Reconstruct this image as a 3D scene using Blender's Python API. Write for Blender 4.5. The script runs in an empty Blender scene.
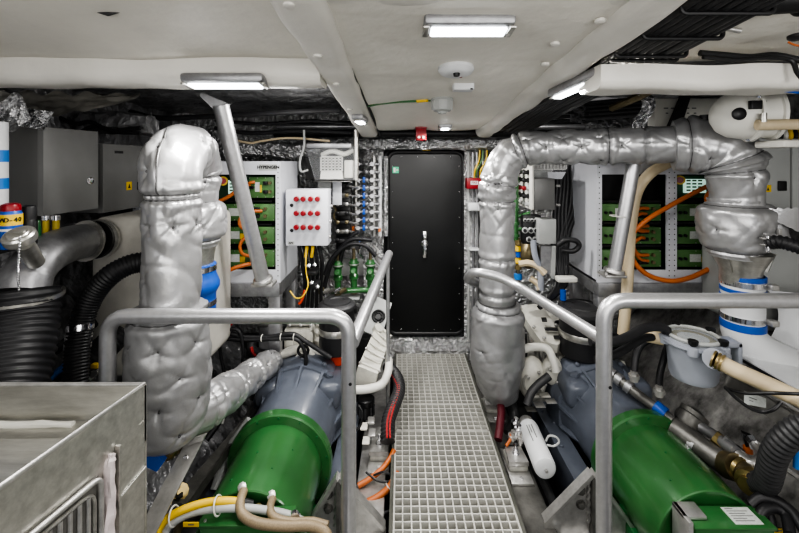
import bpy, bmesh, math, random
from math import sin, cos, pi, exp, sqrt, radians, floor as fl
from mathutils import Vector, Matrix, noise, Quaternion
random.seed(7)
SC = bpy.context.scene
COL = SC.collection
H, F, VX, VY = 1.5, 400.0, 401.0, 160.0      # eye height, focal length in px, vanishing point


def V(*a):
    return Vector(a)


def P(x, y, Y):
    """the point of the room that stands at depth Y and is seen at photo pixel x, y"""
    return Vector(((x - VX) / F * Y, Y, H - (y - VY) / F * Y))


# ---------------------------------------------------------------- materials
def mat(name, col, metal=0.0, rough=0.5, var=0.0, vscale=8.0, bump=0.0, bscale=40.0, bdist=0.01, coat=0.0,
        emit=0.0, alpha=1.0, col2=None, stretch=None, kind='noise', detail=6.0, trans=0.0, bumps2=None, spec=0.5, rvar=0.0):
    m = bpy.data.materials.new(name)
    m.use_nodes = True
    nt = m.node_tree
    N, L = nt.nodes, nt.links
    b = N['Principled BSDF']
    b.inputs['Base Color'].default_value = (*col, 1)
    b.inputs['Metallic'].default_value = metal
    b.inputs['Roughness'].default_value = rough
    b.inputs['Specular IOR Level'].default_value = spec
    if coat:
        b.inputs['Coat Weight'].default_value = coat
        b.inputs['Coat Roughness'].default_value = 0.12
    if trans:
        b.inputs['Transmission Weight'].default_value = trans
    if alpha < 1:
        b.inputs['Alpha'].default_value = alpha
    if emit:
        b.inputs['Emission Color'].default_value = (*col, 1)
        b.inputs['Emission Strength'].default_value = emit
    tc = N.new('ShaderNodeTexCoord')
    mp = N.new('ShaderNodeMapping')
    L.new(tc.outputs['Object'], mp.inputs['Vector'])
    if stretch:
        mp.inputs['Scale'].default_value = stretch
    if var or rvar:
        n = N.new('ShaderNodeTexNoise')
        n.inputs['Scale'].default_value = vscale
        n.inputs['Detail'].default_value = detail
        n.inputs['Roughness'].default_value = 0.65
        L.new(mp.outputs[0], n.inputs['Vector'])
        r = N.new('ShaderNodeValToRGB')
        r.color_ramp.elements[0].position = 0.32
        r.color_ramp.elements[1].position = 0.68
        c2 = col2 if col2 else tuple(max(0, c * (1 - var)) for c in col)
        r.color_ramp.elements[0].color = (*c2, 1)
        r.color_ramp.elements[1].color = (*col, 1)
        L.new(n.outputs[0], r.inputs[0])
        L.new(r.outputs[0], b.inputs['Base Color'])
        if rvar:
            mr = N.new('ShaderNodeMapRange')
            mr.inputs[3].default_value = max(0.02, rough - rvar)
            mr.inputs[4].default_value = min(1, rough + rvar)
            L.new(n.outputs[0], mr.inputs[0])
            L.new(mr.outputs[0], b.inputs['Roughness'])
    if bump:
        if kind == 'foil':
            t = N.new('ShaderNodeTexVoronoi')
            t.feature = 'F1'
            t.inputs['Scale'].default_value = bscale
            w = N.new('ShaderNodeTexNoise')
            w.inputs['Scale'].default_value = bscale * 0.35
            w.inputs['Detail'].default_value = 5
            L.new(mp.outputs[0], w.inputs['Vector'])
            mx = N.new('ShaderNodeMixRGB')
            mx.inputs[0].default_value = 0.22
            L.new(mp.outputs[0], mx.inputs[1])
            L.new(w.outputs['Color'], mx.inputs[2])
            L.new(mx.outputs[0], t.inputs['Vector'])
            ad = N.new('ShaderNodeMath')
            ad.operation = 'ADD'
            L.new(t.outputs['Distance'], ad.inputs[0])
            L.new(w.outputs[0], ad.inputs[1])
            src = ad.outputs[0]
        else:
            t = N.new('ShaderNodeTexNoise')
            t.inputs['Scale'].default_value = bscale
            t.inputs['Detail'].default_value = 5
            L.new(mp.outputs[0], t.inputs['Vector'])
            src = t.outputs[0]
        bp = N.new('ShaderNodeBump')
        bp.inputs['Strength'].default_value = bump
        bp.inputs['Distance'].default_value = bdist
        L.new(src, bp.inputs['Height'])
        L.new(bp.outputs[0], b.inputs['Normal'])
    return m


M = {}
M['foam'] = mat('foam', (.78, .755, .69), 0, .5, .10, 3.0, .25, 12, .02)
M['foam2'] = mat('foam2', (.74, .72, .67), 0, .45, .08, 4.0, .22, 16, .02)
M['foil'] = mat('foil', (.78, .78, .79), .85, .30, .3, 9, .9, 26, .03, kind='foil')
M['foilshade'] = mat('foilshade', (.40, .40, .41), .4, .36, .6, 6, .9, 15, .03, kind='foil')  # shaded copy of the foil: lack of light put into the base colour
M['hull'] = mat('hull', (.50, .49, .47), .3, .36, .85, 6, .35, 9, .02, stretch=(.6, 1.6, 1.6))
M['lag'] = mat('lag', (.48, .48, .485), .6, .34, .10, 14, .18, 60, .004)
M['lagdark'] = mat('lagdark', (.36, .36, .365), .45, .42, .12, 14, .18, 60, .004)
M['stitch'] = mat('stitch', (.12, .12, .12), .5, .5)
M['stainless'] = mat('stainless', (.64, .63, .59), .85, .32, .30, 7, .06, 60, .004, stretch=(1, 6, 6), rvar=.08)
M['tube'] = mat('tube', (.57, .57, .58), .8, .36, .14, 40, .08, 200, .002)
M['galv'] = mat('galv', (.40, .40, .41), .7, .42, .3, 24, .1, 120, .003)
M['alu'] = mat('alu', (.62, .61, .59), .75, .38, .35, 18, .15, 60, .004)
M['chrome'] = mat('chrome', (.82, .82, .84), 1, .14)
M['green'] = mat('green', (.040, .150, .045), 0, .28, .12, 10, .03, 180, .002, coat=.5)
M['greend'] = mat('greend', (.025, .15, .045), 0, .4, .2, 12)
M['greenm'] = mat('greenm', (.10, .22, .075), .0, .42, .25, 14)
M['slate'] = mat('slate', (.125, .14, .172), 0, .34, .18, 12, .08, 90, .003, coat=.3)
M['enginew'] = mat('enginew', (.67, .655, .59), 0, .42, .22, 16, .12, 70, .004)
M['enginewd'] = mat('enginewd', (.50, .49, .45), 0, .5, .4, 22, .2, 50, .005)
M['white'] = mat('white', (.70, .71, .72), 0, .42, .06, 6)
M['panelw'] = mat('panelw', (.62, .63, .67), 0, .40, .04, 5)
M['cream'] = mat('cream', (.60, .58, .53), 0, .5, .18, 7, .2, 20, .008)
M['grey'] = mat('grey', (.15, .15, .146), .1, .42, .08, 6)
M['greydoor'] = mat('greydoor', (.23, .23, .225), .15, .38, .10, 5)
M['ltgrey'] = mat('ltgrey', (.42, .43, .42), 0, .45, .08, 5)
M['plasgrey'] = mat('plasgrey', (.36, .38, .43), 0, .42, .08, 9)
M['offwhite'] = mat('offwhite', (.68, .67, .62), 0, .4)
M['black'] = mat('black', (.012, .012, .013), 0, .42)
M['blackdoor'] = mat('blackdoor', (.010, .0105, .011), 0, .33, .2, 9, .03, 40, .003)
M['rubber'] = mat('rubber', (.022, .022, .024), 0, .48, .3, 20)
M['rubberg'] = mat('rubberg', (.05, .05, .052), 0, .46, .3, 20)
M['darkst'] = mat('darkst', (.075, .075, .075), .5, .45, .5, 10, .15, 30, .006)
M['darkmid'] = mat('darkmid', (.23, .225, .21), .55, .42, .5, 12, .15, 30, .006)
M['orange'] = mat('orange', (.50, .145, .04), 0, .42)
M['redor'] = mat('redor', (.62, .07, .03), 0, .4)
M['yellow'] = mat('yellow', (.74, .50, .035), 0, .4)
M['blue'] = mat('blue', (.02, .095, .42), 0, .38)
M['bluet'] = mat('bluet', (.03, .19, .55), 0, .5)
M['red'] = mat('red', (.24, .010, .016), 0, .35)
M['maroon'] = mat('maroon', (.10, .012, .02), 0, .5)
M['redrub'] = mat('redrub', (.40, .03, .03), 0, .45)
M['tan'] = mat('tan', (.60, .50, .34), 0, .45, .15, 12)
M['braid'] = mat('braid', (.34, .265, .17), .1, .5, .35, 220)
M['brass'] = mat('brass', (.46, .36, .17), .85, .34, .3, 30)
M['bronze'] = mat('bronze', (.30, .25, .15), .8, .4, .35, 25)
M['pcb'] = mat('pcb', (.02, .06, .03), 0, .5)
M['paper'] = mat('paper', (.62, .64, .62), 0, .6, .25, 90)
M['screen'] = mat('screen', (.55, .85, .72), 0, .3, emit=.55)
M['exit'] = mat('exit', (.03, .45, .24), 0, .4, emit=.15)
M['amber'] = mat('amber', (.55, .42, .06), 0, .25)
M['lamp'] = mat('lamp', (.93, .97, 1.0), 0, .3, emit=5.0)
M['lampl'] = mat('lampl', (.93, .96, 1.0), 0, .3, emit=10.0)
M['clear'] = mat('clear', (.80, .82, .84), 0, .08, alpha=.06)
M['lid'] = mat('lid', (.62, .64, .60), 0, .12, alpha=.30)
M['grate'] = mat('grate', (.56, .55, .51), .1, .5, .2, 30)
M['tray'] = mat('tray', (.13, .13, .112), .2, .6, .35, 9)
M['sealant'] = mat('sealant', (.62, .55, .55), 0, .45, .2, 20, .4, 30, .01)
M['sheet'] = mat('sheet', (.30, .29, .265), .1, .5, .4, 5, .3, 20, .01)
M['mesh'] = mat('mesh', (.72, .71, .68), 0, .5)
M['water'] = mat('water', (.62, .60, .53), .3, .3, .35, 6, stretch=(1, 3, 1))


# ---------------------------------------------------------------- mesh builder
def frame(d):
    d = d.normalized()
    u = d.orthogonal().normalized()
    return u, d.cross(u).normalized()


class MB:
    def __init__(s):
        s.v, s.f, s.m, s.mi, s.T = [], [], [], 0, None

    def _add(s, vs, fs):
        o = len(s.v)
        for p in vs:
            p = Vector(p)
            s.v.append(s.T @ p if s.T else p)
        for f in fs:
            s.f.append([i + o for i in f])
            s.m.append(s.mi)
        return s

    def quad(s, *pts):
        return s._add(pts, [list(range(len(pts)))])

    def box(s, a, b, bev=0.0, R=None, seg=2):
        """axis box between corners a, b, optional bevel and rotation R about its centre"""
        a, b = Vector(a), Vector(b)
        c, h = (a + b) / 2, Vector([abs(x) for x in (b - a) / 2])
        bm = bmesh.new()
        bmesh.ops.create_cube(bm, size=2)
        for v in bm.verts:
            v.co = Vector((v.co.x * h.x, v.co.y * h.y, v.co.z * h.z))
        if bev:
            bev = min(bev, min(h) * .95)
            bmesh.ops.bevel(bm, geom=bm.edges[:], offset=bev, segments=seg, profile=.5, affect='EDGES')
        bm.verts.index_update()
        s._add([(R @ v.co if R else v.co) + c for v in bm.verts], [[v.index for v in f.verts] for f in bm.faces])
        bm.free()
        return s

    def cyl(s, p0, p1, r0, r1=None, n=20, caps=True):
        return s.tube([p0, p1], [r0, r0 if r1 is None else r1], n, caps)

    def tube(s, path, r, n=12, caps=True, fn=None):
        path = [Vector(p) for p in path]
        k = len(path)
        rs = r if isinstance(r, (list, tuple)) else [r] * k
        vs, fs = [], []
        t0 = (path[1] - path[0]).normalized()
        u, w = frame(t0)
        L = 0
        for i, p in enumerate(path):
            if i:
                L += (p - path[i - 1]).length
            if i == 0:
                t = t0
            elif i == k - 1:
                t = (path[i] - path[i - 1]).normalized()
            else:
                t = (path[i + 1] - path[i - 1])
                t = t.normalized() if t.length > 1e-7 else (path[i] - path[i - 1]).normalized()
            q = t0.rotation_difference(t)
            u = q @ u
            u = (u - t * u.dot(t)).normalized()
            w = t.cross(u)
            t0 = t
            for j in range(n):
                a = 2 * pi * j / n
                rr = rs[i] + (fn(L, a, i, j) if fn else 0)
                vs.append(p + (u * cos(a) + w * sin(a)) * rr)
        for i in range(k - 1):
            for j in range(n):
                a, b = i * n + j, i * n + (j + 1) % n
                fs.append([a, b, b + n, a + n])
        if caps:
            fs.append(list(range(n))[::-1])
            fs.append([(k - 1) * n + j for j in range(n)])
        return s._add(vs, fs)

    def lathe(s, prof, o, ax=(0, 0, 1), n=28, u=None):
        """prof: list of (radius, height along axis)"""
        o, ax = Vector(o), Vector(ax).normalized()
        if u is None:
            u, w = frame(ax)
        else:
            u = Vector(u).normalized()
            w = ax.cross(u)
        vs, fs = [], []
        for r, h in prof:
            r = max(r, 1e-4)
            for j in range(n):
                a = 2 * pi * j / n
                vs.append(o + ax * h + (u * cos(a) + w * sin(a)) * r)
        k = len(prof)
        for i in range(k - 1):
            for j in range(n):
                a, b = i * n + j, i * n + (j + 1) % n
                fs.append([a, b, b + n, a + n])
        fs.append(list(range(n))[::-1])
        fs.append([(k - 1) * n + j for j in range(n)])
        return s._add(vs, fs)

    def prism(s, pts, d):
        """polygon pts (3d) extruded by vector d"""
        d = Vector(d)
        n = len(pts)
        vs = [Vector(p) for p in pts] + [Vector(p) + d for p in pts]
        fs = [list(range(n))[::-1], list(range(n, 2 * n))]
        for i in range(n):
            j = (i + 1) % n
            fs.append([i, j, j + n, i + n])
        return s._add(vs, fs)

    def sphere(s, c, r, sc=(1, 1, 1), n=16, m=10):
        c = Vector(c)
        vs, fs = [], []
        for i in range(m + 1):
            th = pi * i / m
            for j in range(n):
                a = 2 * pi * j / n
                vs.append(c + Vector((r * sin(th) * cos(a) * sc[0], r * sin(th) * sin(a) * sc[1], r * cos(th) * sc[2])))
        for i in range(m):
            for j in range(n):
                a, b = i * n + j, i * n + (j + 1) % n
                fs.append([a, a + n, b + n, b])
        return s._add(vs, fs)

    def grid(s, fn, nu, nv):
        vs = [fn(i / nu, j / nv) for i in range(nu + 1) for j in range(nv + 1)]
        fs = []
        for i in range(nu):
            for j in range(nv):
                a = i * (nv + 1) + j
                fs.append([a, a + 1, a + nv + 2, a + nv + 1])
        return s._add(vs, fs)

    def torus(s, c, R, r, ax=(0, 0, 1), n=28, m=10):
        c, ax = Vector(c), Vector(ax).normalized()
        u, w = frame(ax)
        vs, fs = [], []
        for i in range(n):
            a = 2 * pi * i / n
            d = u * cos(a) + w * sin(a)
            for j in range(m):
                b = 2 * pi * j / m
                vs.append(c + d * (R + r * cos(b)) + ax * r * sin(b))
        for i in range(n):
            for j in range(m):
                fs.append([i * m + j, ((i + 1) % n) * m + j, ((i + 1) % n) * m + (j + 1) % m, i * m + (j + 1) % m])
        return s._add(vs, fs)

    def build(s, name, mats, parent=None, ang=38, kind=None, flat=False):
        if not isinstance(mats, (list, tuple)):
            mats = [mats]
        lo = Vector([min(v[i] for v in s.v) for i in range(3)])
        hi = Vector([max(v[i] for v in s.v) for i in range(3)])
        org = Vector(((lo.x + hi.x) / 2, (lo.y + hi.y) / 2, lo.z))
        me = bpy.data.meshes.new(name)
        me.from_pydata([v - org for v in s.v], [], s.f)
        for mm in mats:
            me.materials.append(M[mm])
        me.polygons.foreach_set('material_index', s.m)
        bm = bmesh.new()
        bm.from_mesh(me)
        bmesh.ops.recalc_face_normals(bm, faces=bm.faces[:])
        bm.to_mesh(me)
        bm.free()
        if not flat:
            me.shade_smooth()
            me.set_sharp_from_angle(angle=radians(ang))
        o = bpy.data.objects.new(name, me)
        COL.objects.link(o)
        o['_w'] = list(org)
        if parent is not None:
            o.parent = parent
            o.location = org - Vector(parent['_w'])
        else:
            o.location = org
        if kind:
            o['kind'] = kind
        return o


def tag(o, label, cat, group=None, kind=None):
    o['label'] = label
    o['category'] = cat
    if group:
        o['group'] = group
    if kind:
        o['kind'] = kind
    return o


def T(name, label, cat, loc, group=None):
    o = bpy.data.objects.new(name, None)
    o.empty_display_size = .05
    COL.objects.link(o)
    o.location = loc
    o['_w'] = list(loc)
    return tag(o, label, cat, group)


def copy_tree(o, off=None, parent=None):
    c = o.copy()
    COL.objects.link(c)
    if parent is not None:
        c.parent = parent
    if off is not None:
        c.location = o.location + Vector(off)
        c['_w'] = list(Vector(o['_w']) + Vector(off))
    for ch in list(o.children):
        copy_tree(ch, None, c)
    return c


def text(s, size, loc, right, up, m, parent, name='lettering', ext=.0006, align='CENTER', bold=0.0):
    """letters as a mesh part: right / up are the reading directions in the room"""
    cu = bpy.data.curves.new(name, 'FONT')
    cu.body = s
    cu.size = size
    cu.extrude = ext
    cu.offset = bold
    cu.align_x = align
    cu.align_y = 'CENTER'
    ob = bpy.data.objects.new(name, cu)
    COL.objects.link(ob)
    dg = bpy.context.evaluated_depsgraph_get()
    me = bpy.data.meshes.new_from_object(ob.evaluated_get(dg))
    bpy.data.objects.remove(ob)
    bpy.data.curves.remove(cu)
    me.name = name
    r, u = Vector(right).normalized(), Vector(up).normalized()
    R = Matrix((r, u, r.cross(u))).transposed()
    for v in me.vertices:
        v.co = R @ v.co
    me.materials.clear()
    me.materials.append(M[m])
    o = bpy.data.objects.new(name, me)
    COL.objects.link(o)
    loc = Vector(loc)
    o['_w'] = list(loc)
    if parent is not None:
        o.parent = parent
        o.location = loc - Vector(parent['_w'])
    else:
        o.location = loc
    return o


def fillet(pts, r, n=6):
    pts = [Vector(p) for p in pts]
    out = [pts[0]]
    for i in range(1, len(pts) - 1):
        a, b, c = pts[i - 1], pts[i], pts[i + 1]
        d0, d1 = (a - b), (c - b)
        l = min(r, d0.length * .49, d1.length * .49)
        p0, p1 = b + d0.normalized() * l, b + d1.normalized() * l
        for k in range(n + 1):
            t = k / n
            out.append(p0 * (1 - t) ** 2 + b * 2 * t * (1 - t) + p1 * t * t)
    out.append(pts[-1])
    return out


def spl(pts, n=8):
    pts = [Vector(p) for p in pts]
    q = [pts[0] * 2 - pts[1]] + pts + [pts[-1] * 2 - pts[-2]]
    out = []
    for i in range(1, len(q) - 2):
        p0, p1, p2, p3 = q[i - 1:i + 3]
        for k in range(n):
            t = k / n
            out.append(.5 * ((2 * p1) + (-p0 + p2) * t + (2 * p0 - 5 * p1 + 4 * p2 - p3) * t * t + (-p0 + 3 * p1 - 3 * p2 + p3) * t ** 3))
    out.append(pts[-1])
    return out


def resample(path, step):
    out = [path[0].copy()]
    acc = 0
    for i in range(1, len(path)):
        a, b = path[i - 1], path[i]
        l = (b - a).length
        if l < 1e-9:
            continue
        pos = 0
        while acc + (l - pos) >= step:
            pos += step - acc
            acc = 0
            out.append(a + (b - a) * (pos / l))
        acc += l - pos
    if (out[-1] - path[-1]).length > step * .3:
        out.append(path[-1].copy())
    return out


def cable(name, label, cat, pts, r, m, group=None, n=8, k=8, straight=False):
    mb = MB().tube(fillet(pts, r * 6) if straight else spl(pts, k), r, n)
    o = mb.build(name, m)
    return tag(o, label, cat, group)


def corr(name, label, cat, pts, r, m, pitch=.018, amp=.006, group=None, parent=None, n=18):
    """corrugated hose"""
    path = resample(spl(pts, 12), pitch / 4)
    rs = [r + amp * (.5 if (i % 4) in (0, 3) else -.5) for i in range(len(path))]
    o = MB().tube(path, rs, n).build(name, m, parent, ang=60)
    return tag(o, label, cat, group) if parent is None else o


def lagged(path, rad, seams, tufts, step=.0065, n=96, seed=0, wr=.010, noise_s=9.0):
    """silver quilted pipe lagging. rad: fn(L) radius. seams: lengths. tufts: (L, angle)"""
    path = resample(path, step)
    off = Vector((seed * 7.3, seed * 3.1, seed))
    wk = wr / .012

    def crease(a, L, r, tw, fs, fl_, o):
        aa = a + tw * L
        q = Vector((cos(aa) * r * fs, sin(aa) * r * fs, L * fl_)) + off + o
        w = noise.noise(q + Vector((noise.noise(q * .5), 0, 0)) * .5)
        return max(0.0, 1 - abs(w) * 4.5) ** 1.5

    def fn(L, a, i, j):
        r = rad(L)
        d = 0
        for sL in seams:
            x = abs(L - sL)
            if x < .13:
                g = .65 + .35 * sin(a * 9 + sL * 40 + seed)
                d += -.012 * exp(-(x / .007) ** 2) + .006 * exp(-((x - .024) / .018) ** 2)
                k = .5 + .5 * sin(a * 15 + seed + 2.5 * sin(a * 2 + sL * 9) + 1.5 * sin(a * 5))
                d -= .0065 * g * exp(-x / .030) * k ** 3
        for tL, ta in tufts:
            dl = L - tL
            da = (a - ta + pi) % (2 * pi) - pi
            dx = da * r
            q = sqrt(dl * dl + dx * dx)
            if q < .12:
                ph = math.atan2(dx, dl)
                sp = (.5 + .5 * cos(5 * ph + ta * 5 + tL * 40)) ** 5
                d += -.013 * exp(-(q / .011) ** 2) - .013 * exp(-q / .030) * sp * min(1, q / .008) + .005 * exp(-((q - .05) / .03) ** 2)
        c = Vector((cos(a) * r, sin(a) * r, L)) * 5 + off
        d += .006 * wk * noise.noise(c) + .0012 * wk * noise.noise(c * 2.3)
        m = .5 + .5 * noise.noise(c * .6 + Vector((4, 1, 7)))
        d -= .0085 * wk * (crease(a, L, r, 5.0, 6, 2.2, Vector((1, 2, 3))) * m + crease(a, L, r, -6.5, 7, 2.4, Vector((5, 2, 8))) * (1 - m))
        d -= .003 * wk * crease(a, L, r, 1.0, 4, 9, Vector((9, 9, 1)))
        return d + r
    mb = MB().tube(path, 0.0, n, True, fn)
    mb.info = (n, step, len(path), seams, tufts)
    return mb


def jacket(mb, name, m, par, lines=(), rings=None, tuft=True):
    """build a lagging jacket with its stitched seams and tufts as parts"""
    n, step, k, seams, tufts = mb.info
    o = mb.build(name, m, par, 70)
    v = [p.copy() for p in mb.v]

    def out(i, j, d):
        c = sum((v[i * n + q] for q in range(0, n, 8)), Vector()) / (n // 8)
        p = v[i * n + j % n]
        return p + (p - c).normalized() * d
    for L in (seams if rings is None else rings):
        i = round(L / step)
        if 0 < i < k:
            MB().tube([out(i, j, .0005) for j in range(0, n + 1, 2)], .0026, 6, False).build('stitched_seam', 'stitch', o)
    for j, L0, L1 in lines:
        i0, i1 = round(L0 / step), min(k - 1, round(L1 / step))
        MB().tube([out(i, j, .0008) for i in range(i0, i1, 2)], .0034, 6).build('stitched_seam', 'stitch', o)
    first = None
    if tuft:
        for L, a in tufts:
            i = round(L / step)
            if not (0 < i < k):
                continue
            p = out(i, round((a % (2 * pi)) / (2 * pi) * n), .001)
            if first is None:
                first = MB().sphere(p, .0055, (1, 1, 1), 8, 6).build('tuft', 'stitch', o)
                fw = Vector(first['_w'])
                fp = p.copy()
            else:
                c = first.copy()
                COL.objects.link(c)
                c.parent = o
                c.location = first.location + (p - fp)
                c['_w'] = list(fw + (p - fp))
    return o


def copyset(o, label, off):
    c = copy_tree(o, off)
    if label:
        c['label'] = label
    return c

# ================================================================ camera, light
cam = bpy.data.cameras.new('camera')
cam.sensor_width = 36
cam.lens = 36 * F / 799
cam.shift_x = (399.5 - VX) / 799
cam.shift_y = -(266.5 - VY) / 799
cam.clip_start = .02
co = bpy.data.objects.new('camera', cam)
COL.objects.link(co)
co.location = (0, 0, H)
co.rotation_euler = (pi / 2, 0, 0)
SC.camera = co

w = bpy.data.worlds.new('world')
SC.world = w
w.use_nodes = True
w.node_tree.nodes['Background'].inputs[0].default_value = (.80, .88, 1.0, 1)
w.node_tree.nodes['Background'].inputs[1].default_value = .24


def area(name, loc, tgt, power, sx, sy, col=(1, .98, .95), spread=None):
    l = bpy.data.lights.new(name, 'AREA')
    l.shape = 'RECTANGLE'
    l.size, l.size_y = sx, sy
    l.energy = power
    l.color = col
    if spread:
        l.spread = radians(spread)
    o = bpy.data.objects.new(name, l)
    COL.objects.link(o)
    o.location = loc
    o.rotation_euler = (Vector(tgt) - Vector(loc)).to_track_quat('-Z', 'Y').to_euler()
    return o


def point(name, loc, power, r=.04, col=(1, .98, .95)):
    l = bpy.data.lights.new(name, 'POINT')
    l.energy = power
    l.shadow_soft_size = r
    l.color = col
    o = bpy.data.objects.new(name, l)
    COL.objects.link(o)
    o.location = loc
    return o


area('aft_fill_light', (.2, -.75, 1.62), (.25, 2.2, .35), 14, 1.8, .7)  # added soft fill behind the camera, no fixture stands for it
area('aft_fill_light', (.2, -.85, .85), (.2, 1.6, 1.9), 7.5, 1.6, .4, (1, .95, .87))  # added upward fill to brighten the ceiling from below
area('aft_fill_light', (-1.1, -.35, 1.60), (-.8, 1.8, .3), 5, .5, .25)  # added side fill for the left, unseen source
area('aft_fill_light', (1.5, -.35, 1.60), (1.45, 1.8, .3), 10, .5, .25)  # added side fill for the right hull, unseen source


point('bay_fill_light', (-.65, 2.1, 1.74), 4.5, .10)  # fills added to lift the dark ceiling bays, no lamp seen there
point('bay_fill_light', (1.15, 2.62, 1.78), 2.6, .10)


# ================================================================ setting
def zb(Y):
    return 1.66 + .094 * (2.9 - Y)


def nz(x, y, z, s=3.0):
    return noise.noise(Vector((x * s, y * s, z * s)))


def st(mb, name, m, ang=40):
    return mb.build(name, m, None, ang, kind='structure')


st(MB().box((-2.1, -.9, -.50), (2.9, 3.4, -.44)), 'floor', 'darkst')


def wall(name, m, fn, nu, nv, th):
    mb = MB()
    mb.grid(fn, nu, nv)
    n0 = len(mb.v)
    o = st(mb, name, m, 60)
    md = o.modifiers.new('thick', 'SOLIDIFY')
    md.thickness = th
    md.offset = 0
    return o


# foil covered bulkhead with crinkles
wall('wall_back', 'foil', lambda u, v: V(-2.0 + 4.7 * u, 3.30 + .018 * nz(u * 9, v * 4, 2, 2.5), -.44 + 2.4 * v), 120, 60, .02)
# hull sides: near vertical above, sloping in towards the bilge


def hull(u, v, sgn, x0):
    Y = -.9 + 4.2 * v
    prof = [(.62, -.44), (.98, -.10), (1.42, .42), (1.62, .85), (1.70, 1.3), (1.74, 2.0)]
    t = u * (len(prof) - 1)
    i = min(int(t), len(prof) - 2)
    f = t - i
    x = prof[i][0] * (1 - f) + prof[i + 1][0] * f
    z = prof[i][1] * (1 - f) + prof[i + 1][1] * f
    x += .02 * nz(Y, z, sgn, 3)
    return V(x0 + sgn * x, Y, z)


wall('wall_left', 'foilshade', lambda u, v: hull(u, v, -1, -.16), 40, 60, .02)
wall('wall_right', 'hull', lambda u, v: hull(u, v, 1, .66), 40, 60, .02)

# ceiling: white foam panels, higher foil bays outboard of the beams, shade put into their colour
mb = MB()
mb.grid(lambda u, v: V(-1.9 + 4.5 * u, -.9 + 2.35 * v, zb(-.9 + 2.35 * v) + .075 + .012 * nz(u * 4, v * 2, 1)), 60, 40)
mb.grid(lambda u, v: V(-.30 + .95 * u, -.7 + 3.47 * v, zb(-.7 + 3.47 * v) + .045 + .012 * nz(u * 2, v * 5, 5, 2.5)), 24, 80)
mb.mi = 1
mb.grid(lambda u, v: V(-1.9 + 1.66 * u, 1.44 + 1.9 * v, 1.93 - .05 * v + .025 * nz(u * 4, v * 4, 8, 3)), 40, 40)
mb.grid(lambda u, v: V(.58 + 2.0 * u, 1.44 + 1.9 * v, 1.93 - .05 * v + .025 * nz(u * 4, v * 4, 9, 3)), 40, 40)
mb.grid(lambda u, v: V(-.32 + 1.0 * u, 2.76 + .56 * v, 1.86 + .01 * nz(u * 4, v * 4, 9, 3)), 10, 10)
o = st(mb, 'ceiling', ['foam', 'foilshade'], 60)
o.modifiers.new('thick', 'SOLIDIFY').thickness = .012


def beam(name, p0, p1, wd, ht, m, seed=0, rnd=.035, amp=.010):
    """soft foam-covered beam: rounded section swept along p0-p1; p is the middle of its under side"""
    p0, p1 = Vector(p0), Vector(p1)
    d = (p1 - p0).normalized()
    side = d.cross(V(0, 0, 1)).normalized()
    sec = []
    for sx in (-1, 1):
        for k in range(5):
            a = (pi + k / 4 * pi / 2) if sx < 0 else (1.5 * pi + k / 4 * pi / 2)
            sec.append((sx * (wd / 2 - rnd) + cos(a) * rnd, rnd + sin(a) * rnd))
    sec = [(-wd / 2, ht)] + sec + [(wd / 2, ht)]
    n = int((p1 - p0).length / .03) + 2

    def fn(u, v):
        t = v * (len(sec) - 1)
        i = min(int(t), len(sec) - 2)
        f = t - i
        x = sec[i][0] * (1 - f) + sec[i + 1][0] * f
        z = sec[i][1] * (1 - f) + sec[i + 1][1] * f
        q = p0.lerp(p1, u) + side * x + V(0, 0, z)
        k = amp * noise.noise(q * 5 + V(seed, 0, 0))
        return q + side * k * (1 if x > 0 else -1) + V(0, 0, -k)
    mb = MB().grid(fn, n, len(sec) * 2)
    e0, e1 = [p0 + side * a + V(0, 0, b) for a, b in sec], [p1 + side * a + V(0, 0, b) for a, b in sec]
    mb.quad(*e0)
    mb.quad(*e1[::-1])
    return st(mb, name, m, 50)


beam('trim_1', (-.245, -.8, zb(-.8)), (-.235, 2.86, zb(2.86)), .125, .10, 'foam2', 1)
beam('trim_2', (.60, -.8, zb(-.8)), (.60, 2.86, zb(2.86)), .13, .10, 'foam2', 2, .045)
beam('trim_3', (-1.9, 1.50, zb(1.50) - .02), (-.29, 1.50, zb(1.50) - .02), .16, .16, 'foam2', 3, .05)
beam('trim_4', (.64, 1.36, zb(1.36) - .075), (2.5, 1.36, zb(1.36) - .075), .16, .078, 'foam2', 4, .03)
beam('trim_5', (-.20, .93, zb(.93) + .028), (.55, .93, zb(.93) + .028), .12, .06, 'foam2', 5, .03)

# engine beds and walkway tray
for i, (x0, x1, m) in enumerate(((-.215, -.075, 'alu'), (.525, .665, 'darkmid'), (-1.02, -.90, 'darkmid'), (1.46, 1.58, 'darkmid'))):
    st(MB().box((x0, -.3, -.44), (x1, 3.15, -.075 if i < 2 else -.16), .008), 'trim_%d' % (6 + i), m)
mb = MB().box((-.035, .9, -.075), (.49, 3.12, -.06))
mb.box((-.05, .9, -.075), (-.036, 3.12, .004)).box((.489, .9, -.075), (.503, 3.12, .004))
mb.box((-.05, .92, -.44), (-.036, .96, -.07)).box((.489, .92, -.44), (.503, .96, -.07)).box((-.036, 3.0, -.44), (.489, 3.05, -.07))
st(mb, 'trim_10', 'tray')
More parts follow.
